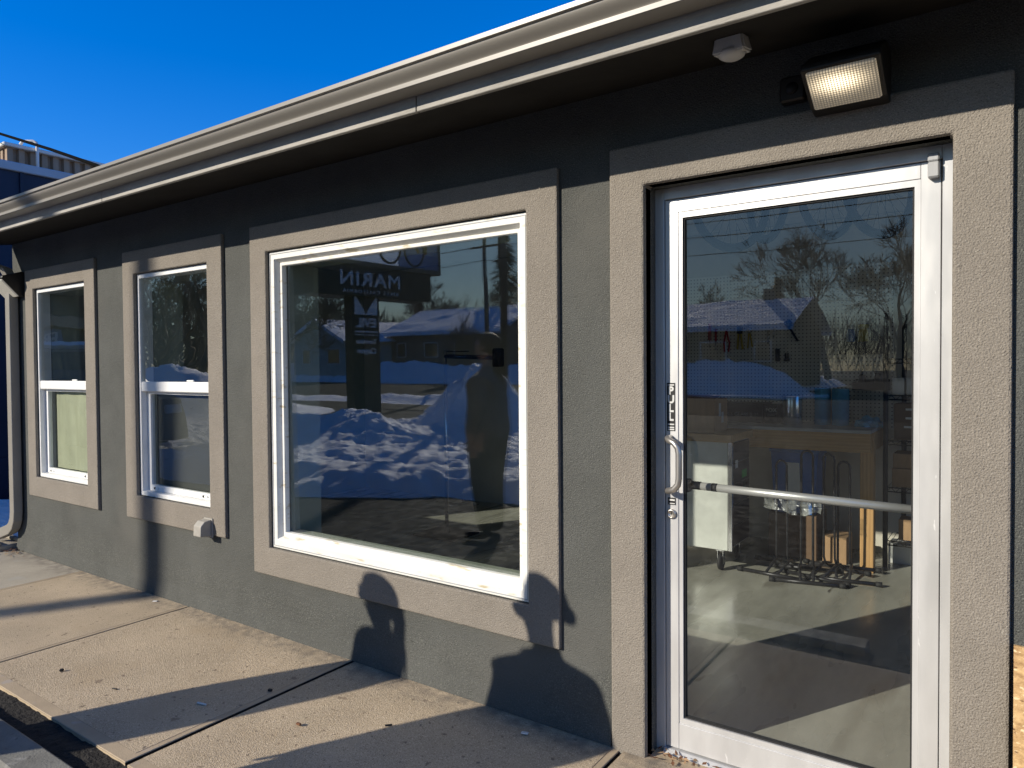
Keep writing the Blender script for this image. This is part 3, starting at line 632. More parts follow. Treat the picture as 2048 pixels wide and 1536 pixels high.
for (x, y) in ((-1.735, 2.66), (-1.735, 3.05), (-2.28, 2.66), (-2.28, 3.05)):
    mb = MB(); mb.lathe([(.0, -.012), (.045, -.014), (.060, -.011), (.062, 0), (.060, .011), (.045, .014), (.0, .012)], (x, y, .062), 24, 'X'); cs = mb.build('caster', M['rubber'], ct)
    mb = MB(); mb.box(x-.022, x-.018, y-.022, y+.022, .05, .15); mb.box(x+.018, x+.022, y-.022, y+.022, .05, .15); mb.box(x-.028, x+.028, y-.03, y+.03, .146, .155); mb.build('caster_fork', M['chrome'], cs)

bx = thing('cardboard_box', 'brown cardboard carton with white shipping labels standing on the tool cart', 'box', (-1.9, 2.78, 1.012))
mb = MB(); mb.box(-2.15, -1.80, 2.70, 3.0, 1.0125, 1.265, .002); mb.build('carton', M['cardboard'], bx)
mb = MB(); mb.quad((-1.799, 2.80, 1.13), (-1.799, 2.85, 1.13), (-1.799, 2.85, 1.23), (-1.799, 2.80, 1.23)); mb.quad((-1.799, 2.86, 1.08), (-1.799, 2.91, 1.08), (-1.799, 2.91, 1.16), (-1.799, 2.86, 1.16)); mb.build('shipping_label', M['paper'], bx)
mb = MB(); mb.quad((-2.15, 2.70, 1.266), (-1.80, 2.70, 1.266), (-1.72, 2.62, 1.30), (-2.15, 2.62, 1.30)); mb.build('box_flap', M['cardboard_dk'], bx)
b2 = thing('product_box', 'long black product box with grey lettering lying on the bench top', 'box', (-1.8, 3.5, 1.042))
MB().box(-2.05, -1.64, 3.42, 3.70, 1.0425, 1.205, .002).build('carton', M['black'], b2)
mb = MB(); text_mb(mb, 'WHEELS GLASS 2.25', .042, Matrix.Translation((-1.86, 3.4195, 1.11)) @ FRONT, .0003); mb.build('lettering', M['grey_pl'], b2)
b3 = thing('fork_box', 'small black carton with white lettering on the bench beside the steel can', 'box', (-1.575, 3.5, 1.042))
MB().box(-1.635, -1.53, 3.44, 3.60, 1.0425, 1.195, .002).build('carton', M['black'], b3)
mb = MB(); text_mb(mb, 'FOX', .045, Matrix.Translation((-1.582, 3.4385, 1.150)) @ FRONT, .0003, bold=.001); mb.box(-1.615, -1.55, 3.4380, 3.4388, 1.108, 1.112); mb.build('lettering', M['paper'], b3)
can = MB(); can.lathe([(0, 0), (.078, 0), (.080, .004), (.080, .225), (.078, .23), (.074, .226), (.074, .02), (0, .02)], (-1.415, 3.42, 1.0425), 32); tag(can.build('steel_can', M['chrome']), 'shiny steel canister on the bench between black box and blue paper rolls', 'canister')
rA = MB(); rA.lathe([(.02, .0), (.058, 0), (.060, .005), (.060, .285), (.058, .29), (.02, .29)], (-1.205, 3.52, 1.0425), 28); rA = rA.build('paper_roll', M['blue_roll']); rA.location = (0, 0, 0)
tag(rA, 'left of two upright blue paper towel rolls on the bench', 'paper roll', 'blue paper rolls on the bench')
rB = MB(); rB.lathe([(.02, .0), (.061, 0), (.063, .005), (.063, .283), (.061, .288), (.02, .288)], (-1.070, 3.50, 1.0425), 28); tag(rB.build('paper_roll', M['blue_roll']), 'right of two upright blue paper towel rolls, beside the crumpled blue rag', 'paper roll', 'blue paper rolls on the bench')
mb = MB(); bm = bmesh.new(); bmesh.ops.create_icosphere(bm, subdivisions=4, radius=1)
for v in bm.verts:
    n_ = noise.noise(v.co*2.3)*.35+noise.noise(v.co*6)*.12; v.co = v.co*(1+n_); v.co = Vector((v.co.x*.10-.86, v.co.y*.07+3.45, max(0, v.co.z)*.075+1.043))
mb.merge(bm); tag(mb.build('rag', M['blue_cloth']), 'crumpled bright blue shop rag at the right end of the bench', 'rag')
def bin_on_board(x0, x1, z0, h, d, label):
    t = thing('parts_bin', label, 'bin', ((x0+x1)/2, 3.70, z0), 'black bins hooked on the pegboard')
    y0 = 3.80-d
    mb = MB(); mb.extrude([(3.799, z0), (y0+.03, z0), (y0, z0+h*.7), (y0+.006, z0+h*.7), (y0+.034, z0+.008), (3.793, z0+.008), (3.793, z0+h), (3.799, z0+h)], x0, x1, 'X'); mb.box(x0, x0+.004, y0+.02, 3.798, z0, z0+h*.75); mb.box(x1-.004, x1, y0+.02, 3.798, z0, z0+h*.75)
    mb.build('bin_shell', M['black_pl'], t); return t
bin_on_board(-1.10, -.76, 1.60, .14, .22, 'upper black bin full of bottles hooked on the pegboard')
bin_on_board(-1.01, -.76, 1.315, .085, .18, 'lower black bin of small oil bottles hooked on the pegboard')
def bottle(x, y, z, r, h, mcol, capc, label, neck=.35):
    t = thing('bottle', label, 'bottle', (x, y, z), 'bottles in the pegboard bins')
    mb = MB(); mb.lathe([(0, 0), (r, 0), (r, h*.68), (r*.9, h*.76), (r*neck, h*.84), (r*neck, h*.9), (0, h*.9)], (x, y, z), 18); mb.build('bottle_body', mcol, t)
    mb = MB(); mb.lathe([(r*neck*1.3, h*.86), (r*neck*1.3, h), (0, h)], (x, y, z), 14); mb.build('bottle_cap', capc, t)
bottle(-1.03, 3.70, 1.61, .036, .22, M['blue_pl'], M['grey_pl'], 'squat blue bottle with grey cap, leftmost in the upper bin', .7)
bottle(-.94, 3.70, 1.61, .038, .225, M['yellow'], M['yellow'], 'yellow tub standing in the middle of the upper bin', .8)
bottle(-.86, 3.70, 1.61, .034, .275, M['navy'], M['black_pl'], 'tall dark blue bottle with long black cap in the upper bin')
bottle(-.95, 3.71, 1.325, .026, .14, M['black_pl'], M['black'], 'slim black oil bottle with a fine spout in the lower bin', .2)
bottle(-.83, 3.71, 1.325, .034, .14, M['steel_dark'], M['black'], 'fat dark jar beside the spout bottle in the lower bin', .8)
# wire shelf at the right
sh = thing('wire_shelf', 'tall black wire shelving unit with posts right of the workbench', 'shelf', (-.35, 3.55, 0))
for (x, y) in ((-.742, 3.40), (-.655, 3.72), (.10, 3.40), (.10, 3.72)):
    mb = MB(); mb.tube([(x, y, 0), (x, y, 1.90)], .0175, 12); mb.build('post', M['black'], sh)
for z in (.20, .60, .95, 1.285, 1.555):
    mb = MB(); mb.tube([(-.742, 3.40, z), (.1, 3.40, z)], .005, 6); mb.tube([(-.742, 3.40, z-.03), (.1, 3.40, z-.03)], .005, 6); mb.tube([(-.70, 3.72, z), (.1, 3.72, z)], .005, 6)
    for k in range(28):
        xx = -.73+.03*k; mb.tube([(xx, 3.40, z), (xx, 3.72, z)], .0022, 5)
    for k in range(14):
        xx = -.735+.06*k; mb.tube([(xx, 3.40, z-.03), (xx+.03, 3.40, z), (xx+.06, 3.40, z-.03)], .0025, 5)
    mb.build('wire_rack', M['black'], sh)
def smallbox(name, label, cat, x0, x1, y0, y1, z0, z1, m, face=None, group=None):
    t = thing(name, label, cat, ((x0+x1)/2, (y0+y1)/2, z0), group)
    mb = MB(); mb.box(x0, x1, y0, y1, z0, z1, .003); mb.build('carton', m, t)
    if face:
        for (a, b, c, d) in face: MB().box(a, b, y0-.0016, y0-.0004, c, d).build('front_label', M['paper'], t)
    return t
g = 'boxes on the black wire shelf'
smallbox('white_carton', 'left of two small white cartons on the upper wire shelf', 'box', -.705, -.625, 3.43, 3.60, 1.291, 1.415, M['paper'], group=g)
smallbox('white_carton', 'right of two small white cartons on the upper wire shelf', 'box', -.610, -.530, 3.43, 3.60, 1.291, 1.415, M['paper'], group=g)
smallbox('storage_box', 'brown drawer box with three small paper labels on the wire shelf', 'box', -.69, -.40, 3.43, 3.65, .956, 1.225, M['cardboard_dk'], [(-.615, -.565, 1.175, 1.19), (-.615, -.565, 1.11, 1.125), (-.625, -.575, 1.045, 1.06)], g)
smallbox('cardboard_box', 'wide brown carton on the middle wire shelf, upper of two', 'box', -.695, -.35, 3.42, 3.66, .745, .855, M['cardboard'], None, g)
smallbox('cardboard_box', 'brown carton lying under another on the middle wire shelf', 'box', -.70, -.36, 3.41, 3.66, .606, .744, M['cardboard'], None, g)
smallbox('cardboard_box', 'small brown carton on the lowest wire shelf near a clear jar', 'box', -.66, -.575, 3.45, 3.62, .206, .36, M['cardboard'], None, g)
jr = MB(); jr.lathe([(0, 0), (.045, 0), (.046, .005), (.046, .10), (.036, .115), (.036, .125), (0, .125)], (-.53, 3.47, .206), 20); tag(jr.build('glass_jar', M['bag']), 'clear round jar on the lowest wire shelf', 'jar')
smallbox('white_crate', 'low white crate on the floor below the wire shelf', 'crate', -.74, -.42, 3.55, 3.75, 0, .15, M['white_pl'])
# floor display stands for bicycles
def bike_stand(x, y, rz, h, label):
    t = thing('bike_stand', label, 'bike stand', (0, 0, 0), 'black hoop bicycle display stands under the bench')
    mb = MB(); pts = []; w = .04
    pts = [(-w, .10, .06), (-w, .02, .08), (-w, 0, .12), (-w*.95, -.01, h-.06)]
    for k in range(7):
        a = math.pi*(1-k/6); pts.append((w*math.cos(a), -.012, h-.045+.045*math.sin(a)))
    pts += [(w*.95, -.01, h-.06), (w, 0, .12), (w, .02, .08), (w, .10, .06)]
    mb.tube(pts, .0085, 8); mb.build('hoop', M['steel_dark'], t)
    mb = MB(); mb.tube([(-.22, .11, .03), (.22, .11, .03)], .013, 10); mb.tube([(-.22, -.22, .018), (.22, -.22, .018)], .013, 10)
    mb.tube([(-.05, .11, .03), (-.05, .02, .075), (-.04, -.22, .018)], .010, 8); mb.tube([(.05, .11, .03), (.05, .02, .075), (.04, -.22, .018)], .010, 8); mb.build('base_frame', M['steel_dark'], t)
    for yy, zz in ((.11, .03), (-.22, .018)):
        for s in (-1, 1): MB().tube([(s*.205, yy, zz), (s*.245, yy, zz)], .018, 10).build('end_cap', M['rubber'], t)
    t.location = (x, y, 0); t.rotation_euler = (0, 0, rz); return t
bike_stand(-1.17, 2.83, R(12), .905, 'black hoop bicycle stand, tallest hoop in front of the blue crate')
bike_stand(-1.05, 2.98, R(-14), .875, 'black hoop bicycle stand leaning right beside the tallest hoop')
bike_stand(-.96, 3.02, R(8), .82, 'black hoop bicycle stand nearest the pine bench leg')
bike_stand(-1.36, 2.90, R(-6), .815, 'black hoop bicycle stand nearest the tool cart')
cr = thing('blue_crate', 'blue plastic tote under the bench with a paper sheet on its front', 'crate', (-1.37, 3.42, 0))
mb = MB(); mb.extrude([(-1.52, .35), (-1.55, .86), (-1.19, .86), (-1.22, .35)], 3.30, 3.62, 'Y'); mb.box(-1.56, -1.18, 3.285, 3.635, .83, .865, .006); mb.build('tote_body', M['blue_pl'], cr, bevel=.01)
mb = MB(); mb.quad((-1.43, 3.296, .50), (-1.32, 3.296, .50), (-1.33, 3.296, .75), (-1.43, 3.296, .75)); mb.build('paper_sheet', M['paper'], cr)
smallbox('cardboard_box', 'dark carton on the floor under the blue tote', 'box', -1.56, -1.20, 3.28, 3.66, 0, .345, M['cardboard_dk'])
smallbox('cardboard_box', 'open tan carton on the floor behind the bicycle stands', 'box', -1.16, -.99, 3.30, 3.55, 0, .20, M['cardboard'])
mb = MB()
nx, nz = 16, 8
def bagp(i, j):
    u, v = i/nx, j/nz; x = -1.45+.39*u; z = .60-.15*v*(1-.4*abs(u-.6))+.02*noise.noise(Vector((u*5, v*5, 1)))
    return (x, 2.74+.03*noise.noise(Vector((u*6, v*6, 0)))+.02*math.sin(v*3), z)
for i in range(nx):
    for j in range(nz): mb.quad(bagp(i, j), bagp(i+1, j), bagp(i+1, j+1), bagp(i, j+1))
tag(mb.build('plastic_bag', M['bag']), 'clear plastic bag draped over the bicycle stands', 'bag')
# hand tools on the pegboard
def tool(name, label, parts):
    t = thing(name, label, 'tool', parts[0][2][0], 'hand tools hung on the pegboard')
    for pn, m, pts, r in parts:
        mb = MB(); mb.tube(pts, r, 8); mb.build(pn, m, t)
Y_ = 3.785
tool('screwdriver', 'thick red-handled tool hanging near the left edge of the door glass', [('grip', M['red'], [(-2.215, Y_, 1.90), (-2.215, Y_, 1.75)], .017), ('shank', M['chrome'], [(-2.215, Y_, 1.75), (-2.215, Y_, 1.68)], .005)])
tool('screwdriver', 'thin red-handled tool beside the thick red one on the pegboard', [('grip', M['red'], [(-2.16, Y_, 1.85), (-2.16, Y_, 1.74)], .010), ('shank', M['chrome'], [(-2.16, Y_, 1.74), (-2.16, Y_, 1.66)], .004)])
tool('pliers', 'red pliers hanging open like a narrow V on the pegboard', [('handle', M['red'], [(-2.065, Y_, 1.83), (-2.085, Y_, 1.72), (-2.08, Y_, 1.64)], .008), ('handle', M['red'], [(-2.065, Y_, 1.83), (-2.035, Y_, 1.72), (-2.045, Y_, 1.64)], .008)])
tool('cable_cutter', 'cable cutter with black jaws and yellow grips on the pegboard', [('jaw', M['black'], [(-1.945, Y_, 1.86), (-1.945, Y_, 1.80)], .026), ('grip', M['yellow'], [(-1.955, Y_, 1.80), (-1.965, Y_, 1.66)], .010), ('grip', M['yellow'], [(-1.935, Y_, 1.80), (-1.918, Y_, 1.66)], .010)])
tool('pliers', 'slim pliers with dull yellow grips right of the cable cutter', [('jaw', M['chrome'], [(-1.86, Y_, 1.86), (-1.86, Y_, 1.80)], .014), ('grip', M['yellow'], [(-1.865, Y_, 1.80), (-1.875, Y_, 1.67)], .007), ('grip', M['yellow'], [(-1.855, Y_, 1.80), (-1.835, Y_, 1.68)], .007)])
tool('wrench', 'thin steel wrench hanging mid pegboard', [('shank', M['chrome'], [(-1.70, Y_, 1.82), (-1.70, Y_, 1.70)], .006)])
tool('wrench', 'short steel ring wrench right of the thin wrench', [('shank', M['chrome'], [(-1.655, Y_, 1.83), (-1.655, Y_, 1.76)], .008)])
tool('chain_whip', 'black slanting chain tool with round head on the pegboard', [('head', M['black'], [(-1.545, Y_, 1.89), (-1.51, Y_, 1.84)], .030), ('arm', M['black'], [(-1.52, Y_, 1.83), (-1.455, Y_, 1.72)], .009)])
tool('torch', 'black torch hanging upright low on the pegboard', [('body', M['black'], [(-1.62, Y_, 1.66), (-1.62, Y_, 1.55)], .020)])
tool('crimper', 'small black crimping tool low on the pegboard right of the torch', [('head', M['black'], [(-1.545, Y_, 1.575), (-1.545, Y_, 1.55)], .026), ('prong', M['black'], [(-1.555, Y_, 1.62), (-1.555, Y_, 1.57)], .008), ('prong', M['black'], [(-1.535, Y_, 1.62), (-1.535, Y_, 1.57)], .008)])
# wheels hung above the door
def bike_wheel(x, y, zb, rad, ang, label):
    t = thing('bicycle_wheel', label, 'wheel', (0, 0, 0), 'bicycle wheels hung from the ceiling')
    mb = MB(); mb.torus((0, 0, 0), rad-.025, .025, 'Y', 48, 10); mb.build('tyre', M['rubber'], t)
    mb = MB(); mb.torus((0, 0, 0), rad-.052, .010, 'Y', 48, 6)
    mb.build('rim', M['steel_dark'], t)
    mb = MB(); mb.tube([(0, -.05, 0), (0, .05, 0)], .02, 12)
    for k in range(28):
        a = 2*math.pi*k/28; s = .03 if k % 2 else -.03
        mb.tube([(.015*math.cos(a+.5), s, .015*math.sin(a+.5)), ((rad-.055)*math.cos(a), 0, (rad-.055)*math.sin(a))], .0015, 4)
    mb.build('hub_and_spokes', M['steel_dark'], t)
    t.location = (x, y, zb+rad); t.rotation_euler = (0, 0, ang)
    hk = MB(); hk.tube([(x, y, zb+rad+.02), (x, y, max(zb+rad+.06, 2.72))], .004, 6); q = hk.build('hook', M['black'], t)
    t.location.z = min(zb+rad, 3.2)
for x, y, zb, a, lab in ((-.655, 2.4, 2.29, 60, 'bicycle wheel hung nearest the right edge of the door glass'), (-.965, 2.45, 2.325, 69, 'bicycle wheel turned nearly edge-on, second from the right'), (-1.33, 2.4, 2.335, -52, 'bicycle wheel hung third from the right behind the door'), (-1.58, 2.4, 2.30, 56, 'bicycle wheel hung nearest the left edge of the door glass')):
    bike_wheel(x, y, zb, .33, R(a), lab)
rs = thing('repair_stand', 'thin upright repair stand with clamp arm behind the picture window', 'stand', (-4.17, 2.4, 0))
mb = MB(); mb.tube([(-4.17, 2.4, .02), (-4.17, 2.4, 1.68)], .016, 12); mb.build('mast', M['chrome'], rs)
mb = MB(); mb.tube([(-4.17, 2.4, 1.62), (-3.62, 2.4, 1.60)], .02, 10); mb.tube([(-4.17, 2.4, 1.665), (-3.9, 2.4, 1.66)], .006, 8); mb.build('arm', M['steel_dark'], rs)
mb = MB(); mb.box(-3.62, -3.54, 2.36, 2.44, 1.52, 1.68, .01); mb.build('clamp', M['black'], rs)
mb = MB(); mb.box(-4.40, -3.95, 2.2, 2.6, 0, .02, .004); mb.build('base_plate', M['black'], rs)

# ================================================================== OUTDOOR GROUND
def struct(o, k='structure'): o['kind'] = k; return o
mb = MB(); mb.box(-260, 260, -300, .02, -.6, -.105); mb.box(-260, XL+.02, .02, 300, -.6, -.105); struct(mb.build('ground', M['asphalt']))
# concrete walk in slabs with tooled edges
walk = MB()
jx = [-12.5, -7.30, -5.70, -4.275, -2.765, -1.235, .35, 3.4]
for k, (a, b) in enumerate(zip(jx, jx[1:])):
    y0, y1, zt = -1.17, -.002 if b > XL else 1.5, (.0, -.004, .0, .002, -.002, .001, 0)[k]
    a2, b2 = a+.008, b-.008
    if b <= XL: continue
    a2 = max(a2, -7.05)
    m1, e = .034, .058
    mi = 1 if k <= 1 else 0
    # sides
    for p, q in (((a2, y0), (b2, y0)), ((b2, y0), (b2, y1)), ((b2, y1), (a2, y1)), ((a2, y1), (a2, y0))):
        walk.quad((p[0], p[1], zt-.004), (q[0], q[1], zt-.004), (q[0], q[1], -.2), (p[0], p[1], -.2), 3 if p[0] == q[0] else 2)
    I = (a2+.006, b2-m1, y0+e, y1-.02)
    def qd(x0, x1, ya, yb, m_, z=zt): walk.quad((x0, ya, z), (x1, ya, z), (x1, yb, z), (x0, yb, z), m_)
    # rounded arris
    cb = .003
    walk.quad((a2, y0, zt-cb), (b2, y0, zt-cb), (b2-cb, y0+cb, zt), (a2+cb, y0+cb, zt), 2)
    walk.quad((b2, y0, zt-cb), (b2, y1, zt-cb), (b2-cb, y1, zt), (b2-cb, y0+cb, zt), 2)
    walk.quad((a2, y1, zt-cb), (a2, y0, zt-cb), (a2+cb, y0+cb, zt), (a2+cb, y1, zt), 2)
    qd(a2+cb, I[1], I[2], y1, mi, zt)                       # broomed field
    gdp = .0025
    walk.quad((I[1], I[2], zt), (I[1], y1, zt), (I[1]+.0025, y1, zt-gdp), (I[1]+.0025, I[2], zt-gdp), 2)
    walk.quad((I[1]+.0025, I[2], zt-gdp), (I[1]+.0025, y1, zt-gdp), (I[1]+.005, y1, zt), (I[1]+.005, I[2], zt), 2)
    qd(I[1]+.005, b2-cb, y0+cb, y1, 2)                      # tooled band by the joint
    qd(a2+cb, I[1]+.005, y0+cb, I[2], 2, zt-.0006)          # tooled front margin
struct(walk.build('sidewalk', [M['conc'], M['conc_grey'], M['conc_edge'], M['dirt']], weld=False))
mb = MB(); mb.box(-7.05, 3.4, -1.16, -.004, -.16, -.03); struct(mb.build('joint_filler', M['dirt']))
# door step in front of the threshold
struct(MB().box(-1.13, -.14, -.03, .087, -.05, -.004).build('door_step', M['conc_edge']))
# dirt strip between walk and parking lot
mb = MB(); nx, ny = 220, 7
def dz(x, y): return -.012+.012*noise.noise(Vector((x*9, y*9, 0)))+.008*noise.noise(Vector((x*40, y*40, 3)))
for i in range(nx):
    for j in range(ny):
        xa, xb = -7+7.5*i/nx, -7+7.5*(i+1)/nx; ya, yb = -1.36+.2*j/ny, -1.36+.2*(j+1)/ny
        mb.quad((xa, ya, dz(xa, ya)), (xb, ya, dz(xb, ya)), (xb, yb, dz(xb, yb)), (xa, yb, dz(xa, yb)))
struct(mb.build('dirt_strip', M['dirt']))
# concrete wheel stops along the dirt strip
def wheel_stop(xa, xb, label):
    prof = [(-1.305, -.10), (-1.312, .018), (-1.325, .028), (-1.455, .030), (-1.47, .02), (-1.53, -.10)]
    mb = MB(); n = 18
    for k in range(n): pass
    mb.extrude(prof, xa, xb, 'X'); o = mb.build('wheel_stop', M['stop'], bevel=.006)
    tag(o, label, 'wheel stop', 'concrete wheel stops along the walk')
wheel_stop(-4.55, -2.62, 'long grey concrete wheel stop at the lower left by the dirt strip')
wheel_stop(-2.45, -.60, 'grey concrete wheel stop below the picture, nearer the door')
# litter on the walk
lt = random.Random(3)
def litter(name, label, x, y, l, w, h, m, rz):
    mb = MB(); mb.box(-l/2, l/2, -w/2, w/2, 0, h, min(h, w)*.3); o = mb.build(name, m); o.location = (x, y, .003); o.rotation_euler = (0, 0, rz); tag(o, label, 'litter', 'litter on the walk')
litter('cigarette_butt', 'pale cigarette butt lying in the shadow on the walk', -2.965, -.735, .055, .008, .008, M['paper'], .2)
litter('twig', 'short dark twig on the sunlit slab left of the shadow', -3.45, -.88, .03, .007, .006, M['black'], .3)
litter('twig', 'dark crumb of bark near the front edge of the far slab joint', -3.88, -.93, .02, .014, .014, M['black'], .9)
litter('leaf_scrap', 'black scrap on the walk between the two shadows', -2.13, -.40, .03, .009, .006, M['black'], .8)
litter('leaf_scrap', 'dark scrap at the edge of the shadow by the wall', -2.82, -.48, .022, .014, .012, M['black'], .4)
litter('leaf_scrap', 'tan leaf scrap on the sunlit walk near the picture window', -2.45, -.61, .024, .012, .010, M['leaf'], .1)
litter('paper_scrap', 'white scrap in the shadow by the wall foot', -1.62, -.13, .03, .018, .004, M['paper'], .3)
litter('paper_scrap', 'small white scrap below the joint near the wall', -4.55, -.09, .03, .016, .004, M['paper'], .5)
mb = MB(); lr = random.Random(9)
for k in range(95):
    if k < 60: x, y = -6.83+lr.gauss(0, .09), -.10+lr.gauss(0, .05)
    else: x, y = -1.08+lr.gauss(0, .07)+lr.random()*.12, .03+lr.gauss(0, .025)
    if y > .075: y = .07
    a = lr.random()*6.28; s = lr.uniform(.008, .022); z = .002+lr.random()*.014
    p = [Vector((x, y, z))+Matrix.Rotation(a, 3, 'Z') @ Vector(v) for v in ((-s, 0, 0), (0, -s*.4, s*.3*lr.random()), (s, 0, s*.4*lr.random()), (0, s*.4, 0))]
    mb.quad(*p, lr.choice((0, 0, 1)))
struct(mb.build('leaf_litter', [M['leaf'], M['cardboard']], weld=False), 'stuff')
# splash block under the downspout
sb = MB(); sb.box(-8.0, -6.93, -.16, .06, -.10, .045, .01); sb.box(-8.0, -6.93, -.16, -.115, .045, .075, .008); sb.box(-8.0, -6.93, .015, .06, .045, .075, .008)
tag(sb.build('splash_block', M['conc_grey']), 'low concrete splash block under the downspout elbow', 'splash block')
ov = thing('particle_board', 'edge of a tan chipboard sheet leaning on the wall right of the door', 'board', (.3, -.06, 0))
mb = MB(); mb.extrude([(-.118, 0), (-.048, .70), (-.036, .70), (-.106, 0)], .020, 1.2, 'X'); mb.build('board', M['osb'], ov)

# snow
def snow(name, x0, x1, y0, y1, step, hf, base=-.11, m='snow', lab=None):
    nx, ny = max(2, int((x1-x0)/step)), max(2, int((y1-y0)/step)); mb = MB(); V = {}
    for i in range(nx+1):
        for j in range(ny+1):
            x, y = x0+(x1-x0)*i/nx, y0+(y1-y0)*j/ny; V[i, j] = mb.bm.verts.new((x, y, base+hf(x, y)))
    for i in range(nx):
        for j in range(ny):
            q = [V[i, j], V[i+1, j], V[i+1, j+1], V[i, j+1]]
            if max(v.co.z for v in q) < base+.0: continue
            f = mb.bm.faces.new(q); f.smooth = True
    return struct(mb.build(name, M[m]), 'stuff')
def fbm(x, y, s, o=4, seed=0):
    v = 0; a = 1
    for k in range(o): v += a*noise.noise(Vector((x*s, y*s, seed+k*7))); s *= 2.1; a *= .5
    return v
def ridge(x, y, s, seed=0):
    v = 0; a = 1
    for k in range(4): v += a*(1-2*abs(noise.noise(Vector((x*s, y*s, seed+k*5))))); s *= 2.2; a *= .5
    return v*.5
def g2(x, y, cx, cy, sx, sy, h): return h*math.exp(-((x-cx)/sx)**2-((y-cy)/sy)**2)
def near_snow(x, y):
    edge = -2.75-.95*smooth01(-7.2, -5.0, x)+.25*noise.noise(Vector((x*1.3, y*1.3, 4)))
    m = smooth01(edge+.1, edge-.9, y)*smooth01(-10.3, -9.2, y)*smooth01(-.50, -.60, (x+.35*noise.noise(Vector((x, y, 2))))/(2.525-y))
    h = m*(.07+.11*max(0, ridge(x, y, .6, 2)+.35)+.085*ridge(x, y, 1.7, 9)) + m*(.055*fbm(x, y, 3.2)+.055*ridge(x*.7+y*.4, y*1.5, 3.6, 4))
    h += g2(x, y, -9.3, -9.2, 1.1, .9, 1.05)*(1+.3*ridge(x, y, 1.6, 1)+.16*ridge(x, y, 4.5, 6))+g2(x, y, -10.4, -6.6, 1.3, .8, .38)*(1+.4*ridge(x, y, 1.5, 3))+g2(x, y, -13, -7.2, 1.6, .7, .3)
    h -= .03*(1-m)*3
    h -= .12*max(0, math.exp(-((y+4.9+.25*(x+6.5))/.35)**2))*smooth01(-9, -7.5, x)*m
    return h
snow('snow_bank', -17, -2.5, -11, -2.2, .05, near_snow)
def pile(x, y): return -.05+g2(x, y, -24.5, -11.4, 3.4, 2.0, 1.55)*(1+.25*ridge(x, y, .7, 1)+.1*ridge(x, y, 2, 5))
snow('snow_pile', -31, -17, -15.5, -7.5, .16, pile)
def lot_ridge(x, y):
    return -.02+math.exp(-((y+18.4)/.7)**2)*(.25+.25*fbm(x, y, .35, 3, 5)+.1*ridge(x, y, 1.2))
snow('snow_ridge', -60, -11, -20.2, -16.6, .22, lot_ridge)
def far_bank(x, y):
    e = math.exp(-((y+39)/1.7)**2)
    return -.03+e*(.85+.55*fbm(x, y, .11, 3, 8)+.30*ridge(x, y, .6, 3)+.30*ridge(x, y, 1.7, 6)+.12*ridge(x, y, 4, 2)+g2(x, 0, -40, 0, 4.5, 9, .5)+g2(x, 0, -14.3, 0, 3.4, 9, 1.0)-g2(x, 0, -4, 0, 5, 9, .6))*smooth01(-70, -60, x)*smooth01(-8.3, -10.6, x)
snow('snow_windrow', -62, 6, -43, -35.4, .15, far_bank)
def yard(x, y): return (smooth01(-42, -45, y)*.95+.06*fbm(x, y, .5))*smooth01(-11, -12.5, x)-.06
snow('snow_yard', -110, -10, -63, -41.5, .9, yard)
def alley(x, y): return -.03+.12*smooth01(-.2, .6, y)*smooth01(3.4, 2.8, y)*smooth01(-10.3, -9.9, x)*smooth01(-7.4, -8.0, x)+.035*fbm(x, y, 2.2)
mb = MB(); mb.tube([(-16.5, -36.8, -.02), (-13, -34.4, -.02), (-8.7, -31.1, -.02), (-7.6, -36.8, -.02)], .10, 8); struct(mb.build('kerb', M['snow']))
snow('alley_snow', -10.38, -7.2, -.4, 3.6, .06, alley)
mb = MB(); mb.box(-250, 250, -35.5, -20.3, -.3, -.098); struct(mb.build('road', M['road']))

# ================================================================== NEIGHBOURS ON THE LEFT
nb = thing('blue_warehouse', 'navy blue metal building with pale parapet cap across the snowy alley', 'building', (-13, 6, 0))
mb = MB(); mb.box(-18, -10.40, -.5, 15, -.1, 4.06)
for k in range(26): mb.box(-10.40, -10.375, -.42+.6*k, -.38+.6*k, .5, 4.06)
mb.build('wall', M['navy'], nb)
MB().box(-18.05, -10.355, -.55, 15.05, 4.063, 4.175, .01).build('parapet_cap', M['navy_cap'], nb)
MB().box(-18.02, -10.37, -.52, 15.02, -.12, .42).build('plinth', M['navy'], nb)
tw = thing('tan_warehouse', 'tall tan ribbed metal warehouse with white roof trim behind the blue building', 'building', (-31, 22, 0))
mb = MB()
P_ = []
y = 6.0
while y < 46:
    P_ += [(-23.5, y), (-23.5, y+.15), (-23.62, y+.18), (-23.62, y+.27)]; y += .30
pr = P_+[(-23.5, y)]
for a, b in zip(pr, pr[1:]): mb.quad((a[0], a[1], -.1), (b[0], b[1], -.1), (b[0], b[1], 7.949), (a[0], a[1], 7.949))
x = -23.5; P_ = []
while x > -44:
    P_ += [(x, 6.0), (x-.15, 6.0), (x-.18, 6.10), (x-.27, 6.10)]; x -= .30
for a, b in zip(P_, P_[1:]): mb.quad((a[0], a[1], -.1), (b[0], b[1], -.1), (b[0], b[1], 7.949), (a[0], a[1], 7.949))
mb.build('ribbed_wall', M['tan_metal'], tw)
mb = MB(); mb.box(-44, -23.38, 5.88, 46, 7.95, 8.06, .02); mb.build('roof_trim', M['cap_white'], tw)
mb = MB(); mb.tube([(-23.3, 6.7, 5.0), (-23.3, 6.7, 8.12), (-23.32, 6.68, 8.20), (-23.38, 6.62, 8.24), (-23.55, 6.42, 8.22), (-23.6, 6.38, 8.12)], .045, 10); mb.build('vent_pipe', M['cap_white'], tw)
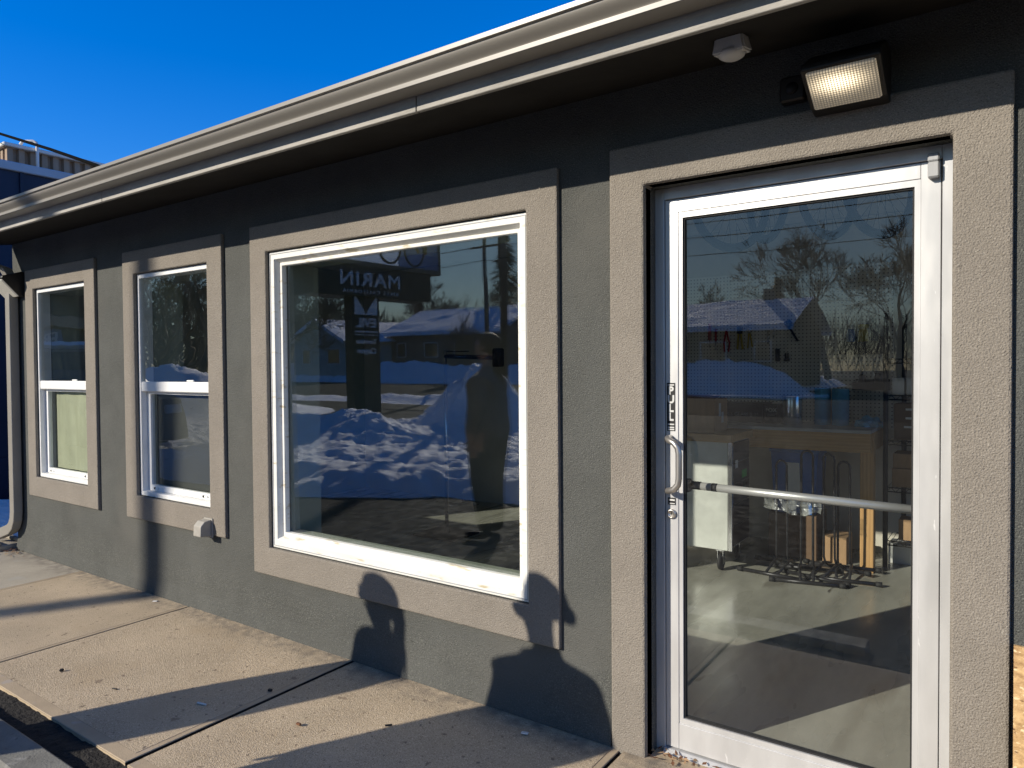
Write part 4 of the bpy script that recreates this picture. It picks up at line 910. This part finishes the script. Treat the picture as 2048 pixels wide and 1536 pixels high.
mb = MB(); mb.box(-23.38, -23.25, 7.0, 7.35, 7.30, 7.50, .02); mb.build('meter_box', M['cap_white'], tw)
mb = MB()
for off in (0, .028):
    pts = [(-30, 2, 11.9)]
    for x, z in ((-24, 9.25), (-18, 7.0), (-15.5, 6.12), (-12.715, 5.163), (-11.03, 4.62), (-9.675, 4.16), (-8.4, 3.73), (-6.9, 3.24)): pts.append((x, 2.0, z+off*max(0, min(1, (14-abs(x+9))/14-.4))))
    mb.tube(pts, .017, 6)
tag(mb.build('service_cable', M['cable']), 'black overhead service cable sagging down past the tan warehouse', 'cable')

# ================================================================== ACROSS THE LOT: WHAT THE GLASS REFLECTS
def house(name, label, x0, x1, y0, y1, zb, ze, zr, wallm, gable=False, chim=None):
    t = thing(name, label, 'house', ((x0+x1)/2, (y0+y1)/2, zb), 'low houses across the road')
    mb = MB(); xm, ym = (x0+x1)/2, (y0+y1)/2
    mb.box(x0, x1, y0, y1, zb-.6, ze)
    if gable: mb._poly([(x0, y1, ze), (x1, y1, ze), (xm, y1, zr-.12)]); mb._poly([(x0, y0, ze), (xm, y0, zr-.12), (x1, y0, ze)])
    else: mb._poly([(x0, y0, ze), (x0, y1, ze), (x0, ym, zr-.12)]); mb._poly([(x1, y0, ze), (x1, ym, zr-.12), (x1, y1, ze)])
    mb.build('wall', wallm, t)
    mb = MB(); o = .6; th = .22
    def slab(a, b, c, d):
        n = [Vector(v) for v in (a, b, c, d)]; m_ = 12
        # slightly uneven snow-laden slope
        for i in range(m_):
            for j in range(6):
                def P(u, v):
                    p = n[0].lerp(n[1], u).lerp(n[3].lerp(n[2], u), v); p.z += .10*fbm(p.x, p.y, .8, 3, 2); return p
                mb.quad(P(i/m_, j/6), P((i+1)/m_, j/6), P((i+1)/m_, (j+1)/6), P(i/m_, (j+1)/6))
    sl = (zr-ze)/((y1-y0)/2) if not gable else (zr-ze)/((x1-x0)/2)
    zo = ze-o*sl+th
    if not gable:
        slab((x0-o, y1+o, zo), (x1+o, y1+o, zo), (x1+o, ym, zr+th), (x0-o, ym, zr+th)); slab((x1+o, y0-o, zo), (x0-o, y0-o, zo), (x0-o, ym, zr+th), (x1+o, ym, zr+th))
        for yy in (y1+o, y0-o): mb.box(x0-o, x1+o, yy-.02, yy+.02, zo-.30, zo+.06)
    else:
        slab((x0-o, y0-o, zo), (x0-o, y1+o, zo), (xm, y1+o, zr+th), (xm, y0-o, zr+th)); slab((x1+o, y1+o, zo), (x1+o, y0-o, zo), (xm, y0-o, zr+th), (xm, y1+o, zr+th))
        for s in (-1, 1):
            xa = x0-o if s < 0 else x1+o
            mb.quad((xa, y1+o, zo-.28), (xm, y1+o, zr+th-.28), (xm, y1+o, zr+th+.05), (xa, y1+o, zo+.05))
    mb.build('roof', M['snow_roof'], t)
    k = 0
    xx = x0+1.2
    while xx < x1-1.5:
        mb = MB(); w = 1.0+.5*(k % 2)
        mb.ring((xx-.06, xx+w+.06, zb+1.0, zb+2.3), (xx, xx+w, zb+1.06, zb+2.24), y1+.03, y1-.02); wn = mb.build('window', M['cap_white'], t)
        mb = MB(); mb.quad((xx, y1+.01, zb+1.06), (xx+w, y1+.01, zb+1.06), (xx+w, y1+.01, zb+2.24), (xx, y1+.01, zb+2.24)); mb.build('pane', M['window_dk'], wn)
        xx += 3.4; k += 1
    if chim:
        mb = MB(); mb.box(chim-.35, chim+.35, ym-.35, ym+.35, zr-.4, zr+.9, .02); mb.build('chimney', M['house_b'], t)
    return t
house('brown_house', 'long low house with white snowy roof reflected in the glass door', -28, -11.2, -53, -43, .85, 4.1, 6.0, M['house_a'], chim=-13.6)
house('dark_house', 'dark long house with snowy roof reflected across the road in the picture window', -47, -34.2, -53, -43, .85, 4.1, 6.1, M['house_b'])
house('gable_house', 'pale gable-fronted house reflected at the left of the picture window', -53.2, -46.5, -49, -37.5, .4, 3.4, 5.1, M['house_c'], gable=True)
# dark gabled store down the street with a sign band
gs = thing('corner_store', 'dark gabled store with lettered sign band reflected in the far narrow window', 'store', (-40, -13, 0))
mb = MB(); mb.box(-46, -34.5, -15.2, -3, -.1, 4.3); mb._poly([(-34.5, -15.2, 4.3), (-34.5, -8, 4.3), (-34.5, -11.7, 5.7)]); mb._poly([(-46, -15.2, 4.3), (-46, -11.7, 5.7), (-46, -8, 4.3)]); mb.build('wall', M['house_b'], gs)
mb = MB(); mb.extrude([(-15.8, 4.15), (-11.7, 5.9), (-7.6, 4.15), (-2.6, 4.4), (-2.6, 4.3), (-7.6, 4.05), (-11.7, 5.75), (-15.8, 4.05)], -46.5, -33.6, 'Y' if False else 'X'); mb.build('roof', M['house_a'], gs)
mb = MB(); mb.box(-34.46, -33.9, -15.4, -2.8, 3.45, 3.95, .03); mb.build('awning_band', M['tan_metal'], gs)
mb = MB(); mb.quad((-34.44, -12.0, 2.5), (-34.44, -9.4, 2.5), (-34.44, -9.4, 3.35), (-34.44, -12.0, 3.35)); text_mb(mb, 'Rh', .75, facing_px((-34.40, -11.2, 2.92)), .02, 1, bold=.01); mb.build('sign_panel', [M['sign_blue'], M['sign_white']], gs)

def tree_mesh(seed, H, spread, levels=5, lean=0):
    rnd = random.Random(seed); trunk = MB(); crown = MB()
    def grow(p, d, L, r, lev):
        n = 4 if lev < 2 else 3
        pts = [p.copy()]; rr = [r]; q = p.copy(); dd = d.copy()
        for k in range(n):
            dd = (dd+Vector((rnd.gauss(0, .16), rnd.gauss(0, .16), rnd.gauss(.03, .10)))).normalized(); q = q+dd*(L/n); pts.append(q.copy()); rr.append(max(.016, r*(1-.42*(k+1)/n)))
        (trunk if lev == 0 else crown).tube(pts, rr, 7 if lev == 0 else (5 if lev == 1 else 3), caps=False)
        if lev >= levels: return
        kids_ = 4 if lev == 0 else rnd.choice((3, 4, 4) if lev < 3 else (3, 4, 4))
        for c in range(kids_):
            t = 1.0 if c == 0 else rnd.uniform(.45, 1)
            i = min(n-1, int(t*n)); base = pts[i].lerp(pts[i+1], t*n-i) if t < 1 else pts[-1]
            ang = rnd.uniform(.25, .95)*spread if c else rnd.uniform(.1, .35)
            ax = dd.orthogonal().normalized(); ax.rotate(Matrix.Rotation(rnd.random()*6.283, 3, dd))
            nd = dd.copy(); nd.rotate(Matrix.Rotation(ang, 3, ax)); nd.z += .12; nd.normalize()
            grow(base, nd, L*rnd.uniform(.58, .80), max(.016, rr[min(i+1, n)]*(.72 if c == 0 else rnd.uniform(.45, .65))), lev+1)
    grow(Vector((0, 0, -.3)), Vector((lean, 0, 1)).normalized(), H*.30, H*.021, 0)
    return trunk, crown
def tree(name, label, loc, seed, H, spread, levels=5, lean=0):
    t = thing(name, label, 'tree', (0, 0, 0), 'bare winter trees across the road')
    a, b = tree_mesh(seed, H, spread, levels, lean)
    a.build('trunk', M['bark'], t, weld=False); b.build('crown', M['twig'], t, weld=False)
    t.location = loc; return t
tA = tree('bare_tree', 'tall spreading bare tree reflected in the top of the glass door', (-12.0, -60, .8), 11, 15, 1.0, 6)
tB = tree('bare_tree', 'leaning bare tree with dense twigs reflected left in the picture window', (-58, -58, .6), 23, 13, 1.05, 6, .15)
tC = tree('bare_tree', 'bushy bare tree rising behind the dark long house', (-41, -66, .8), 5, 11, 1.1, 6)
def put(o, label, loc, rz, s):
    c = copy_tree(o); c.location = loc; c.rotation_euler = (0, 0, rz); c.scale = (s, s, s); c['label'] = label; return c
put(tB, 'bare tree with forked trunk reflected in the right half of the door', (-7.0, -62, .8), 2.1, 1.15)
put(tC, 'low bare tree behind the left end of the brown house', (-21.5, -60, .8), 1.0, .85)
put(tA, 'bare tree standing right of the pale gable house', (-49, -62, .8), 3.0, .8)
put(tC, 'bare thicket tree far left beyond the gable house', (-66, -52, .6), 4.0, 1.0)
put(tA, 'large bare tree with heavy limbs reflected in the middle narrow window', (-31.0, -16.0, -.1), 1.6, .72)
put(tB, 'second bare tree crossing the middle narrow window reflection', (-36.0, -21.5, -.1), .4, .8)
put(tB, 'bare tree showing right of the utility pole in the picture window', (-33, -63, .8), 5.0, .85)
put(tC, 'bare tree between the two long houses across the road', (-29.5, -61, .8), 2.6, .9)
put(tA, 'bare tree at the far right end of the road', (-1.5, -64, .8), 4.4, .9)
put(tC, 'small bare tree in front of the dark long house', (-36.5, -41.8, .4), .2, .50)
mb = MB(); wr_ = random.Random(12)
for k in range(9000):
    x = wr_.uniform(-190, 70); y = -95-wr_.random()*14; hh = 6.5+2.2*noise.noise(Vector((x*.05, 0, 3)))+wr_.random()*2.5; b_ = Vector((x, y, wr_.random()*hh*.75))
    d_ = Vector((wr_.gauss(0, .6), 0, 1)).normalized(); l_ = hh-b_.z; w_ = .018+.03*wr_.random()
    e_ = b_+d_*l_; mb.quad(b_+Vector((-w_, 0, 0)), b_+Vector((w_, 0, 0)), e_+Vector((w_*.5, 0, 0)), e_+Vector((-w_*.5, 0, 0)))
struct(mb.build('far_woods', M['twig'], weld=False), 'stuff')
put(tA, 'bare tree in the row behind the roadside snow pile, left in the narrow window', (-43, -20.5, -.1), 2.2, .8)
put(tC, 'bushy bare tree behind the roadside snow pile', (-50, -26, -.1), 1.1, 1.0)
put(tB, 'forked bare tree behind the roadside snow pile', (-39, -19.5, -.1), 3.3, .8)
mb = MB()
for k in range(2600):
    y = wr_.uniform(-100, -9); x = -88-wr_.random()*9; hh = 8.5+2.5*noise.noise(Vector((y*.06, 0, 9)))+wr_.random()*3; b_ = Vector((x, y, wr_.random()*hh*.75))
    d_ = Vector((0, wr_.gauss(0, .5), 1)).normalized(); l_ = hh-b_.z; w_ = .05+.06*wr_.random()
    e_ = b_+d_*l_; mb.quad(b_+Vector((0, -w_, 0)), b_+Vector((0, w_, 0)), e_+Vector((0, w_*.5, 0)), e_+Vector((0, -w_*.5, 0)))
struct(mb.build('side_woods', M['twig'], weld=False), 'stuff')
def spruce(label, loc, H, seed):
    t = thing('spruce_tree', label, 'tree', (0, 0, 0), 'dark spruces across the road'); rnd = random.Random(seed)
    mb = MB(); mb.tube([(0, 0, -.2), (0, 0, H)], [H*.018, .02], 7); mb.build('trunk', M['bark'], t)
    mb = MB()
    for k in range(1500):
        u = rnd.random()**1.25; z = H*(.10+.9*u); rad = (1-u)*H*.21*rnd.uniform(.35, 1.08)+.05; a = rnd.random()*6.283
        p = Vector((rad*math.cos(a), rad*math.sin(a), z-rad*.28)); o_ = Vector((math.cos(a), math.sin(a), -.35)); s = rnd.uniform(.25, .6)
        side = Vector((-math.sin(a), math.cos(a), rnd.uniform(-.3, .3)))
        mb.quad(p-o_*s, p-side*s*.35, p+o_*s, p+side*s*.35)
    mb.build('crown', M['needle'], t, weld=False); t.location = loc
spruce('tall dark spruce reflected behind the roof in the picture window', (-42.5, -55, .8), 14.5, 3)
spruce('smaller dark spruce reflected at the left of the door glass', (-17.6, -66, .8), 9.0, 5)
spruce('dark spruce behind the gable house chimney side', (-62, -63, .6), 10.0, 8)

def util_pole(label, x, y, H, arms=True):
    t = thing('utility_pole', label, 'pole', (x, y, 0), 'poles outside the shop')
    mb = MB(); mb.tube([(x, y, -.3), (x, y, H)], [.15, .10], 12); mb.build('mast', M['pole_wood'], t)
    if arms:
        mb = MB(); mb.box(x-1.2, x+1.2, y-.16, y-.10, H-1.9, H-1.78); mb.build('crossarm', M['pole_wood'], t)
    return t
util_pole('wooden utility pole with crossarm reflected right in the picture window', -26.4, -31.2, 10.2)
util_pole('wooden utility pole on the road east of the shop', 16, -31.2, 10.2)
util_pole('wooden utility pole far west along the road', -74, -31.2, 10.2)
lp = thing('light_pole', 'slim grey light pole in the lot that throws a long shadow on the walk', 'pole', (-13.0, -15.0, 0))
mb = MB(); mb.tube([(-13.05, -15.0, -.2), (-13.05, -15.0, 10.5)], [.125, .115], 14); mb.build('mast', M['steel_dark'], lp)
mb = MB(); mb.tube([(-13.05, -15.0, 10.3), (-13.9, -15.4, 10.7), (-14.6, -15.8, 10.7)], .04, 8); mb.box(-15.1, -14.5, -16.0, -15.7, 10.6, 10.75, .03); mb.build('luminaire', M['grey_pl'], lp)
for k, (z, yy, r, lab) in enumerate(((9.1, -31.2, .020, 'upper black power line along the road reflected in the glass'), (8.35, -31.0, .020, 'middle black power line along the road reflected in the glass'), (7.45, -30.9, .018, 'lower thin cable along the road reflected in the glass'))):
    mb = MB(); pts = []
    for (xa, xb) in ((-74, -26.4), (-26.4, 16)):
        for j in range(13):
            t = j/12; pts.append((xa+(xb-xa)*t, yy, z-.55*4*t*(1-t)))
    pts = pts[:13]+pts[14:]
    mb.tube(pts, r, 5); tag(mb.build('power_line', M['cable']), lab, 'power line', 'power lines along the road')
# pylon sign with two cabinets and a lettered post; faces east and west
sg = thing('pylon_sign', 'tall two-cabinet shop sign on a lettered dark post reflected in the picture window', 'sign', (-15.3, -11.4, 0))
mb = MB(); mb.box(-15.22, -14.90, -11.6, -10.6, -.1, 3.5, .01)
mb.build('post', M['sign_dark'], sg)
def frameX(mb, x0, x1, y0, y1, z0, z1, w):
    mb.box(x0, x1, y0, y1, z0, z0+w); mb.box(x0, x1, y0, y1, z1-w, z1); mb.box(x0, x1, y0, y0+w, z0+w, z1-w); mb.box(x0, x1, y1-w, y1, z0+w, z1-w)
mb = MB(); frameX(mb, -15.70, -14.75, -14.1, -8.8, 4.18, 6.5, .13); topc = mb.build('upper_cabinet', M['sign_tan'], sg)
mb = MB(); mb.box(-15.67, -14.78, -13.7, -9.2, 3.34, 4.175, .02); mb.build('lower_cabinet', M['sign_dark'], sg)
mb = MB(); mb.quad((-14.745, -13.98, 4.72), (-14.745, -8.92, 4.72), (-14.745, -8.92, 6.4), (-14.745, -13.98, 6.4), 0)
mb.quad((-14.745, -13.98, 4.30), (-14.745, -8.92, 4.30), (-14.745, -8.92, 4.718), (-14.745, -13.98, 4.718), 1)
for k, cy in enumerate((-12.9, -11.9)):
    mb.torus((-14.736, cy, 4.78), .42, .035, 'X', 32, 5, mi=2)
for k, (cy, cz, rr) in enumerate(((-10.2, 4.98, .23), (-10.8, 5.08, .2), (-11.5, 5.03, .2), (-12.2, 5.06, .24), (-13.2, 5.0, .24))):
    mb.torus((-14.736, cy, cz), rr, .06, 'X', 20, 5, R(-60), R(235), 3)
    mb.tube([(-14.736, cy-.25, cz+.5), (-14.736, cy-.2, cz-.25)], .05, 6, 3)
mb.build('sign_face', [M['acrylic'], M['acrylic_blue'], M['house_a'], M['sign_yel']], topc)
mb = MB()
text_mb(mb, 'MARIN', .54, facing_px((-14.768, -11.2, 3.80)), .01, 0, spacing=1.15, sx=1.25, bold=.008)
text_mb(mb, 'BIKES CALIFORNIA', .135, facing_px((-14.768, -11.2, 3.47)), .01, 0, spacing=1.5, sx=1.25)
X_ = -14.885
for s in (-1, 1):
    mb._poly([(X_, -11.1+s*.42, 3.44), (X_, -11.1+s*.42, 2.86), (X_, -11.1, 2.86), (X_, -11.1+s*.04, 2.94)])
text_mb(mb, 'EVIL', .36, facing_px((X_, -11.1, 2.62)), .01, 0, spacing=1.05, sx=1.05, bold=.012)
mb.box(X_, X_+.01, -11.52, -10.68, 2.36, 2.40); mb.box(X_, X_+.01, -11.52, -10.68, 2.28, 2.30)
text_mb(mb, 'Transition', .19, facing_px((X_, -11.1, 2.10)), .01, 0, sx=.95, shear=.25, bold=.004)
text_mb(mb, 'Canyon', .22, facing_px((X_, -11.1, 1.84)), .01, 0, sx=1.0, shear=.2, bold=.006)
mb.build('lettering', M['sign_white'], sg)
# snow-topped truck by the road corner
tk = thing('parked_truck', 'dark parked van with snow on its roof reflected in the far narrow window', 'van', (-15.2, -3.6, 0))
mb = MB()
prof = [(-17.7, .35), (-17.75, .95), (-17.55, 1.05), (-17.3, 1.9), (-16.9, 2.02), (-13.9, 2.02), (-13.1, 1.25), (-12.3, 1.12), (-12.15, .9), (-12.15, .38)]
mb.extrude([(a, b-.1) for a, b in prof], -4.5, -2.7, 'Y'); mb.build('body', M['car_paint'], tk, bevel=.06)
mb = MB(); mb.box(-17.2, -14.0, -4.4, -2.8, 1.925, 2.05, .06); mb.build('snow_cap', M['snow'], tk)
mb = MB(); mb._poly([(-13.83, -4.35, 1.86), (-13.83, -2.85, 1.86), (-13.16, -2.75, 1.2), (-13.16, -4.45, 1.2)]); mb.build('windscreen', M['window_dk'], tk)
mb = MB(); mb._poly([(-17.1, -2.69, 1.2), (-13.5, -2.69, 1.2), (-14.05, -2.69, 1.75), (-17.0, -2.69, 1.75)]); mb.build('side_window', M['window_dk'], tk)
for (x, y) in ((-16.6, -2.75), (-13.2, -2.75), (-16.6, -4.45), (-13.2, -4.45)):
    mb = MB(); mb.lathe([(0, -.1), (.24, -.11), (.34, -.1), (.36, 0), (.34, .1), (.24, .11), (0, .1)], (x, y, .26), 26, 'Y'); wh = mb.build('wheel', M['rubber'], tk)
    mb = MB(); mb.lathe([(0, -.125), (.2, -.115), (.2, .115), (0, .125)], (x, y, .26), 20, 'Y'); mb.build('rim', M['chrome'], wh)
mb = MB(); mb.box(-12.18, -12.10, -4.4, -4.1, .75, .92, .02); mb.box(-12.18, -12.10, -3.1, -2.8, .75, .92, .02); mb.build('headlight', M['white_pl'], tk)

# ================================================================== PEOPLE IN FRONT OF THE SHOP
def skin_body(name, joints, bones, regions, parent):
    """one continuous body grown from a skeleton; regions(face centre)->material index"""
    me = bpy.data.meshes.new(name); keys = list(joints)
    me.from_pydata([joints[k][0] for k in keys], [(keys.index(a), keys.index(b)) for a, b in bones], [])
    o = bpy.data.objects.new(name, me); C.objects.link(o)
    sk = o.modifiers.new('skin', 'SKIN'); sk.use_smooth_shade = True
    for i, k in enumerate(keys):
        r = joints[k][1]; me.skin_vertices[0].data[i].radius = r if isinstance(r, tuple) else (r, r)
        me.skin_vertices[0].data[i].use_root = (i == 0)
    sb_ = o.modifiers.new('sub', 'SUBSURF'); sb_.levels = 2; sb_.render_levels = 2
    dg = bpy.context.evaluated_depsgraph_get(); dg.update()
    m2 = bpy.data.meshes.new_from_object(o.evaluated_get(dg)); bpy.data.objects.remove(o)
    o = bpy.data.objects.new(name, m2); C.objects.link(o); o.parent = parent
    m2.materials.clear()
    for m in regions[1]: m2.materials.append(m)
    for p in m2.polygons: p.material_index = regions[0](p.center); p.use_smooth = True
    return o
def person(label, loc, rz, H, top_m, hat, arms):
    s = H/1.78
    t = thing('person', label, 'person', (0, 0, 0))
    J = {'pelvis': ((0, 0, .96), (.225, .20)), 'waist': ((0, 0, 1.10), (.225, .195)), 'chest': ((0, .005, 1.28), (.225, .185)), 'sternum': ((0, .0, 1.385), (.15, .12)),
         'neck': ((0, -.012, 1.49), .058), 'neck2': ((0, -.004, 1.56), .060), 'jaw': ((0, .035, 1.625), (.068, .082)), 'skull': ((0, .012, 1.70), (.084, .104)), 'crown': ((0, .0, 1.745), (.07, .09)), 'nose': ((0, .118, 1.665), .012)}
    B = [('pelvis', 'waist'), ('waist', 'chest'), ('chest', 'sternum'), ('sternum', 'neck'), ('neck', 'neck2'), ('neck2', 'jaw'), ('jaw', 'skull'), ('skull', 'crown'), ('skull', 'nose')]
    for sgn, n in ((-1, 'l'), (1, 'r')):
        J['sh'+n] = ((sgn*.205, 0, 1.36), .088); B.append(('sternum', 'sh'+n))
        e, w, k = arms[n]
        J['el'+n] = (e, .066); J['wr'+n] = (w, .032); J['pa'+n] = (k, (.034, .022)); B += [('sh'+n, 'el'+n), ('el'+n, 'wr'+n), ('wr'+n, 'pa'+n)]
        kd = (Vector(k)-Vector(w)).normalized()
        side = kd.orthogonal().normalized()
        for f in range(5):
            off = side*((f-2)*.017) if f < 4 else side*-.05
            L = (.052, .064, .060, .048, .035)[f]
            b = Vector(k)+off*.9+kd*(.030 if f < 4 else .0); m_ = b+kd*L*.55+Vector((0, .006, 0)); tip = b+kd*L+Vector((0, .018, 0))
            J[f'f{n}{f}'] = (tuple(b), .009); J[f'g{n}{f}'] = (tuple(m_), .0085); J[f'h{n}{f}'] = (tuple(tip), .007)
            B += [('pa'+n, f'f{n}{f}'), (f'f{n}{f}', f'g{n}{f}'), (f'g{n}{f}', f'h{n}{f}')]
        J['hip'+n] = ((sgn*.115, 0, .84), .155); J['kn'+n] = ((sgn*.125, .015, .49), .112); J['an'+n] = ((sgn*.15, -.02, .10), .062); J['he'+n] = ((sgn*.15, -.03, .045), .042); J['to'+n] = ((sgn*.17, .17, .035), .036)
        B += [('pelvis', 'hip'+n), ('hip'+n, 'kn'+n), ('kn'+n, 'an'+n), ('an'+n, 'he'+n), ('he'+n, 'to'+n)]
    wr = [Vector(arms[n][1]) for n in 'lr']
    def reg(c):
        if c.z < .13: return 3
        if min((c-w_).length for w_ in wr) < .0: return 2
        for n in 'lr':
            w_ = Vector(arms[n][1]); k_ = Vector(arms[n][2])
            if (c-k_).length < .125 and (c-w_).dot(k_-w_) > 0: return 2
        if c.z > 1.50: return 2
        if c.z > .90 or abs(c.x) > .29: return 1
        return 0
    skin_body('body', J, B, (reg, [M['trousers'], top_m, M['skin'], M['rubber']]), t)
    for sgn in (-1, 1):
        mb = MB(); bm = bmesh.new(); bmesh.ops.create_uvsphere(bm, u_segments=10, v_segments=8, radius=.011)
        bmesh.ops.translate(bm, vec=(sgn*.032, .098, 1.695), verts=bm.verts); mb.merge(bm); mb.build('eye', M['black'], t)
        mb = MB(); bm = bmesh.new(); bmesh.ops.create_uvsphere(bm, u_segments=12, v_segments=8, radius=1); bmesh.ops.transform(bm, matrix=Matrix.Translation((sgn*.083, .0, 1.675)) @ Matrix.Diagonal((.012, .02, .032, 1)), verts=bm.verts); mb.merge(bm); mb.build('ear', M['skin'], t)
    mb = MB(); mb.tube([(-.022, .103, 1.632), (0, .112, 1.630), (.022, .103, 1.632)], .005, 6); mb.build('mouth', M['red'], t)
    if hat == 'ponytail':
        mb = MB(); bm = bmesh.new(); bmesh.ops.create_icosphere(bm, subdivisions=3, radius=1)
        for v in list(bm.verts):
            if v.co.y > .45 and v.co.z < .45: bm.verts.remove(v)
        bmesh.ops.transform(bm, matrix=Matrix.Translation((0, -.012, 1.705)) @ Matrix.Diagonal((.098, .118, .096, 1)), verts=bm.verts); mb.merge(bm)
        rnd = random.Random(4)
        for k in range(30):
            a = rnd.uniform(-1.0, 1.0); x = math.sin(a)*.07; y = -.07-.05*math.cos(a)
            L = rnd.uniform(.36, .60); o1 = rnd.gauss(0, .02)
            pts = [(x*.9, y+.03, 1.71), (x*.8, y+.005, 1.62), (x*.6+rnd.gauss(0, .01), y+.012+o1*.5, 1.52), (x*.5+rnd.gauss(0, .02), y-.012+o1, 1.71-L)]
            mb.tube(pts, [.026, .022, .012, .004], 6)
        mb.build('hair', M['hair'], t)
    else:
        mb = MB(); mb.lathe([(0, .098), (.045, .094), (.080, .070), (.098, .025), (.101, -.015), (.097, -.02), (0, -.01)], (0, .0, 1.705), 24); mb.build('knit_cap', M['jacket'], t)
        for sgn in (-1, 1):
            mb = MB(); bm = bmesh.new(); bmesh.ops.create_uvsphere(bm, u_segments=14, v_segments=10, radius=1); bmesh.ops.transform(bm, matrix=Matrix.Translation((sgn*.112, 0, 1.668)) @ Matrix.Diagonal((.032, .045, .036, 1)), verts=bm.verts); mb.merge(bm); mb.build('ear_flap', M['jacket'], t)
        mb = MB(); mb.lathe([(.15, -.05), (.125, .02), (.095, .04), (.08, .02), (.1, -.04)], (0, -.015, 1.43), 22); mb.build('collar', M['jacket'], t)
    t.location = loc; t.rotation_euler = (0, 0, rz); t.scale = (s, s, s)
    return t
arms1 = {'l': ((-.275, -.04, 1.14), (-.255, .03, .93), (-.25, .05, .86)), 'r': ((.275, -.04, 1.14), (.255, .03, .93), (.25, .05, .86))}
p1 = person('long-haired person in a light top and black trousers reflected in the picture window', (-4.02, -2.62, -.10), R(74), 1.88, M['shirt'], 'ponytail', arms1)
arms2 = {'l': ((-.295, -.04, 1.13), (-.27, .03, .92), (-.262, .05, .85)), 'r': ((.295, -.04, 1.13), (.27, .03, .92), (.262, .05, .85))}
p2 = person('person in dark jacket and ear-flap cap standing on the lot, seen by shadow', (-2.87, -2.30, -.10), R(10), 1.86, M['jacket'], 'cap', arms2)
for o_ in (p1, p2): o_['group'] = 'people standing on the lot facing the shop'
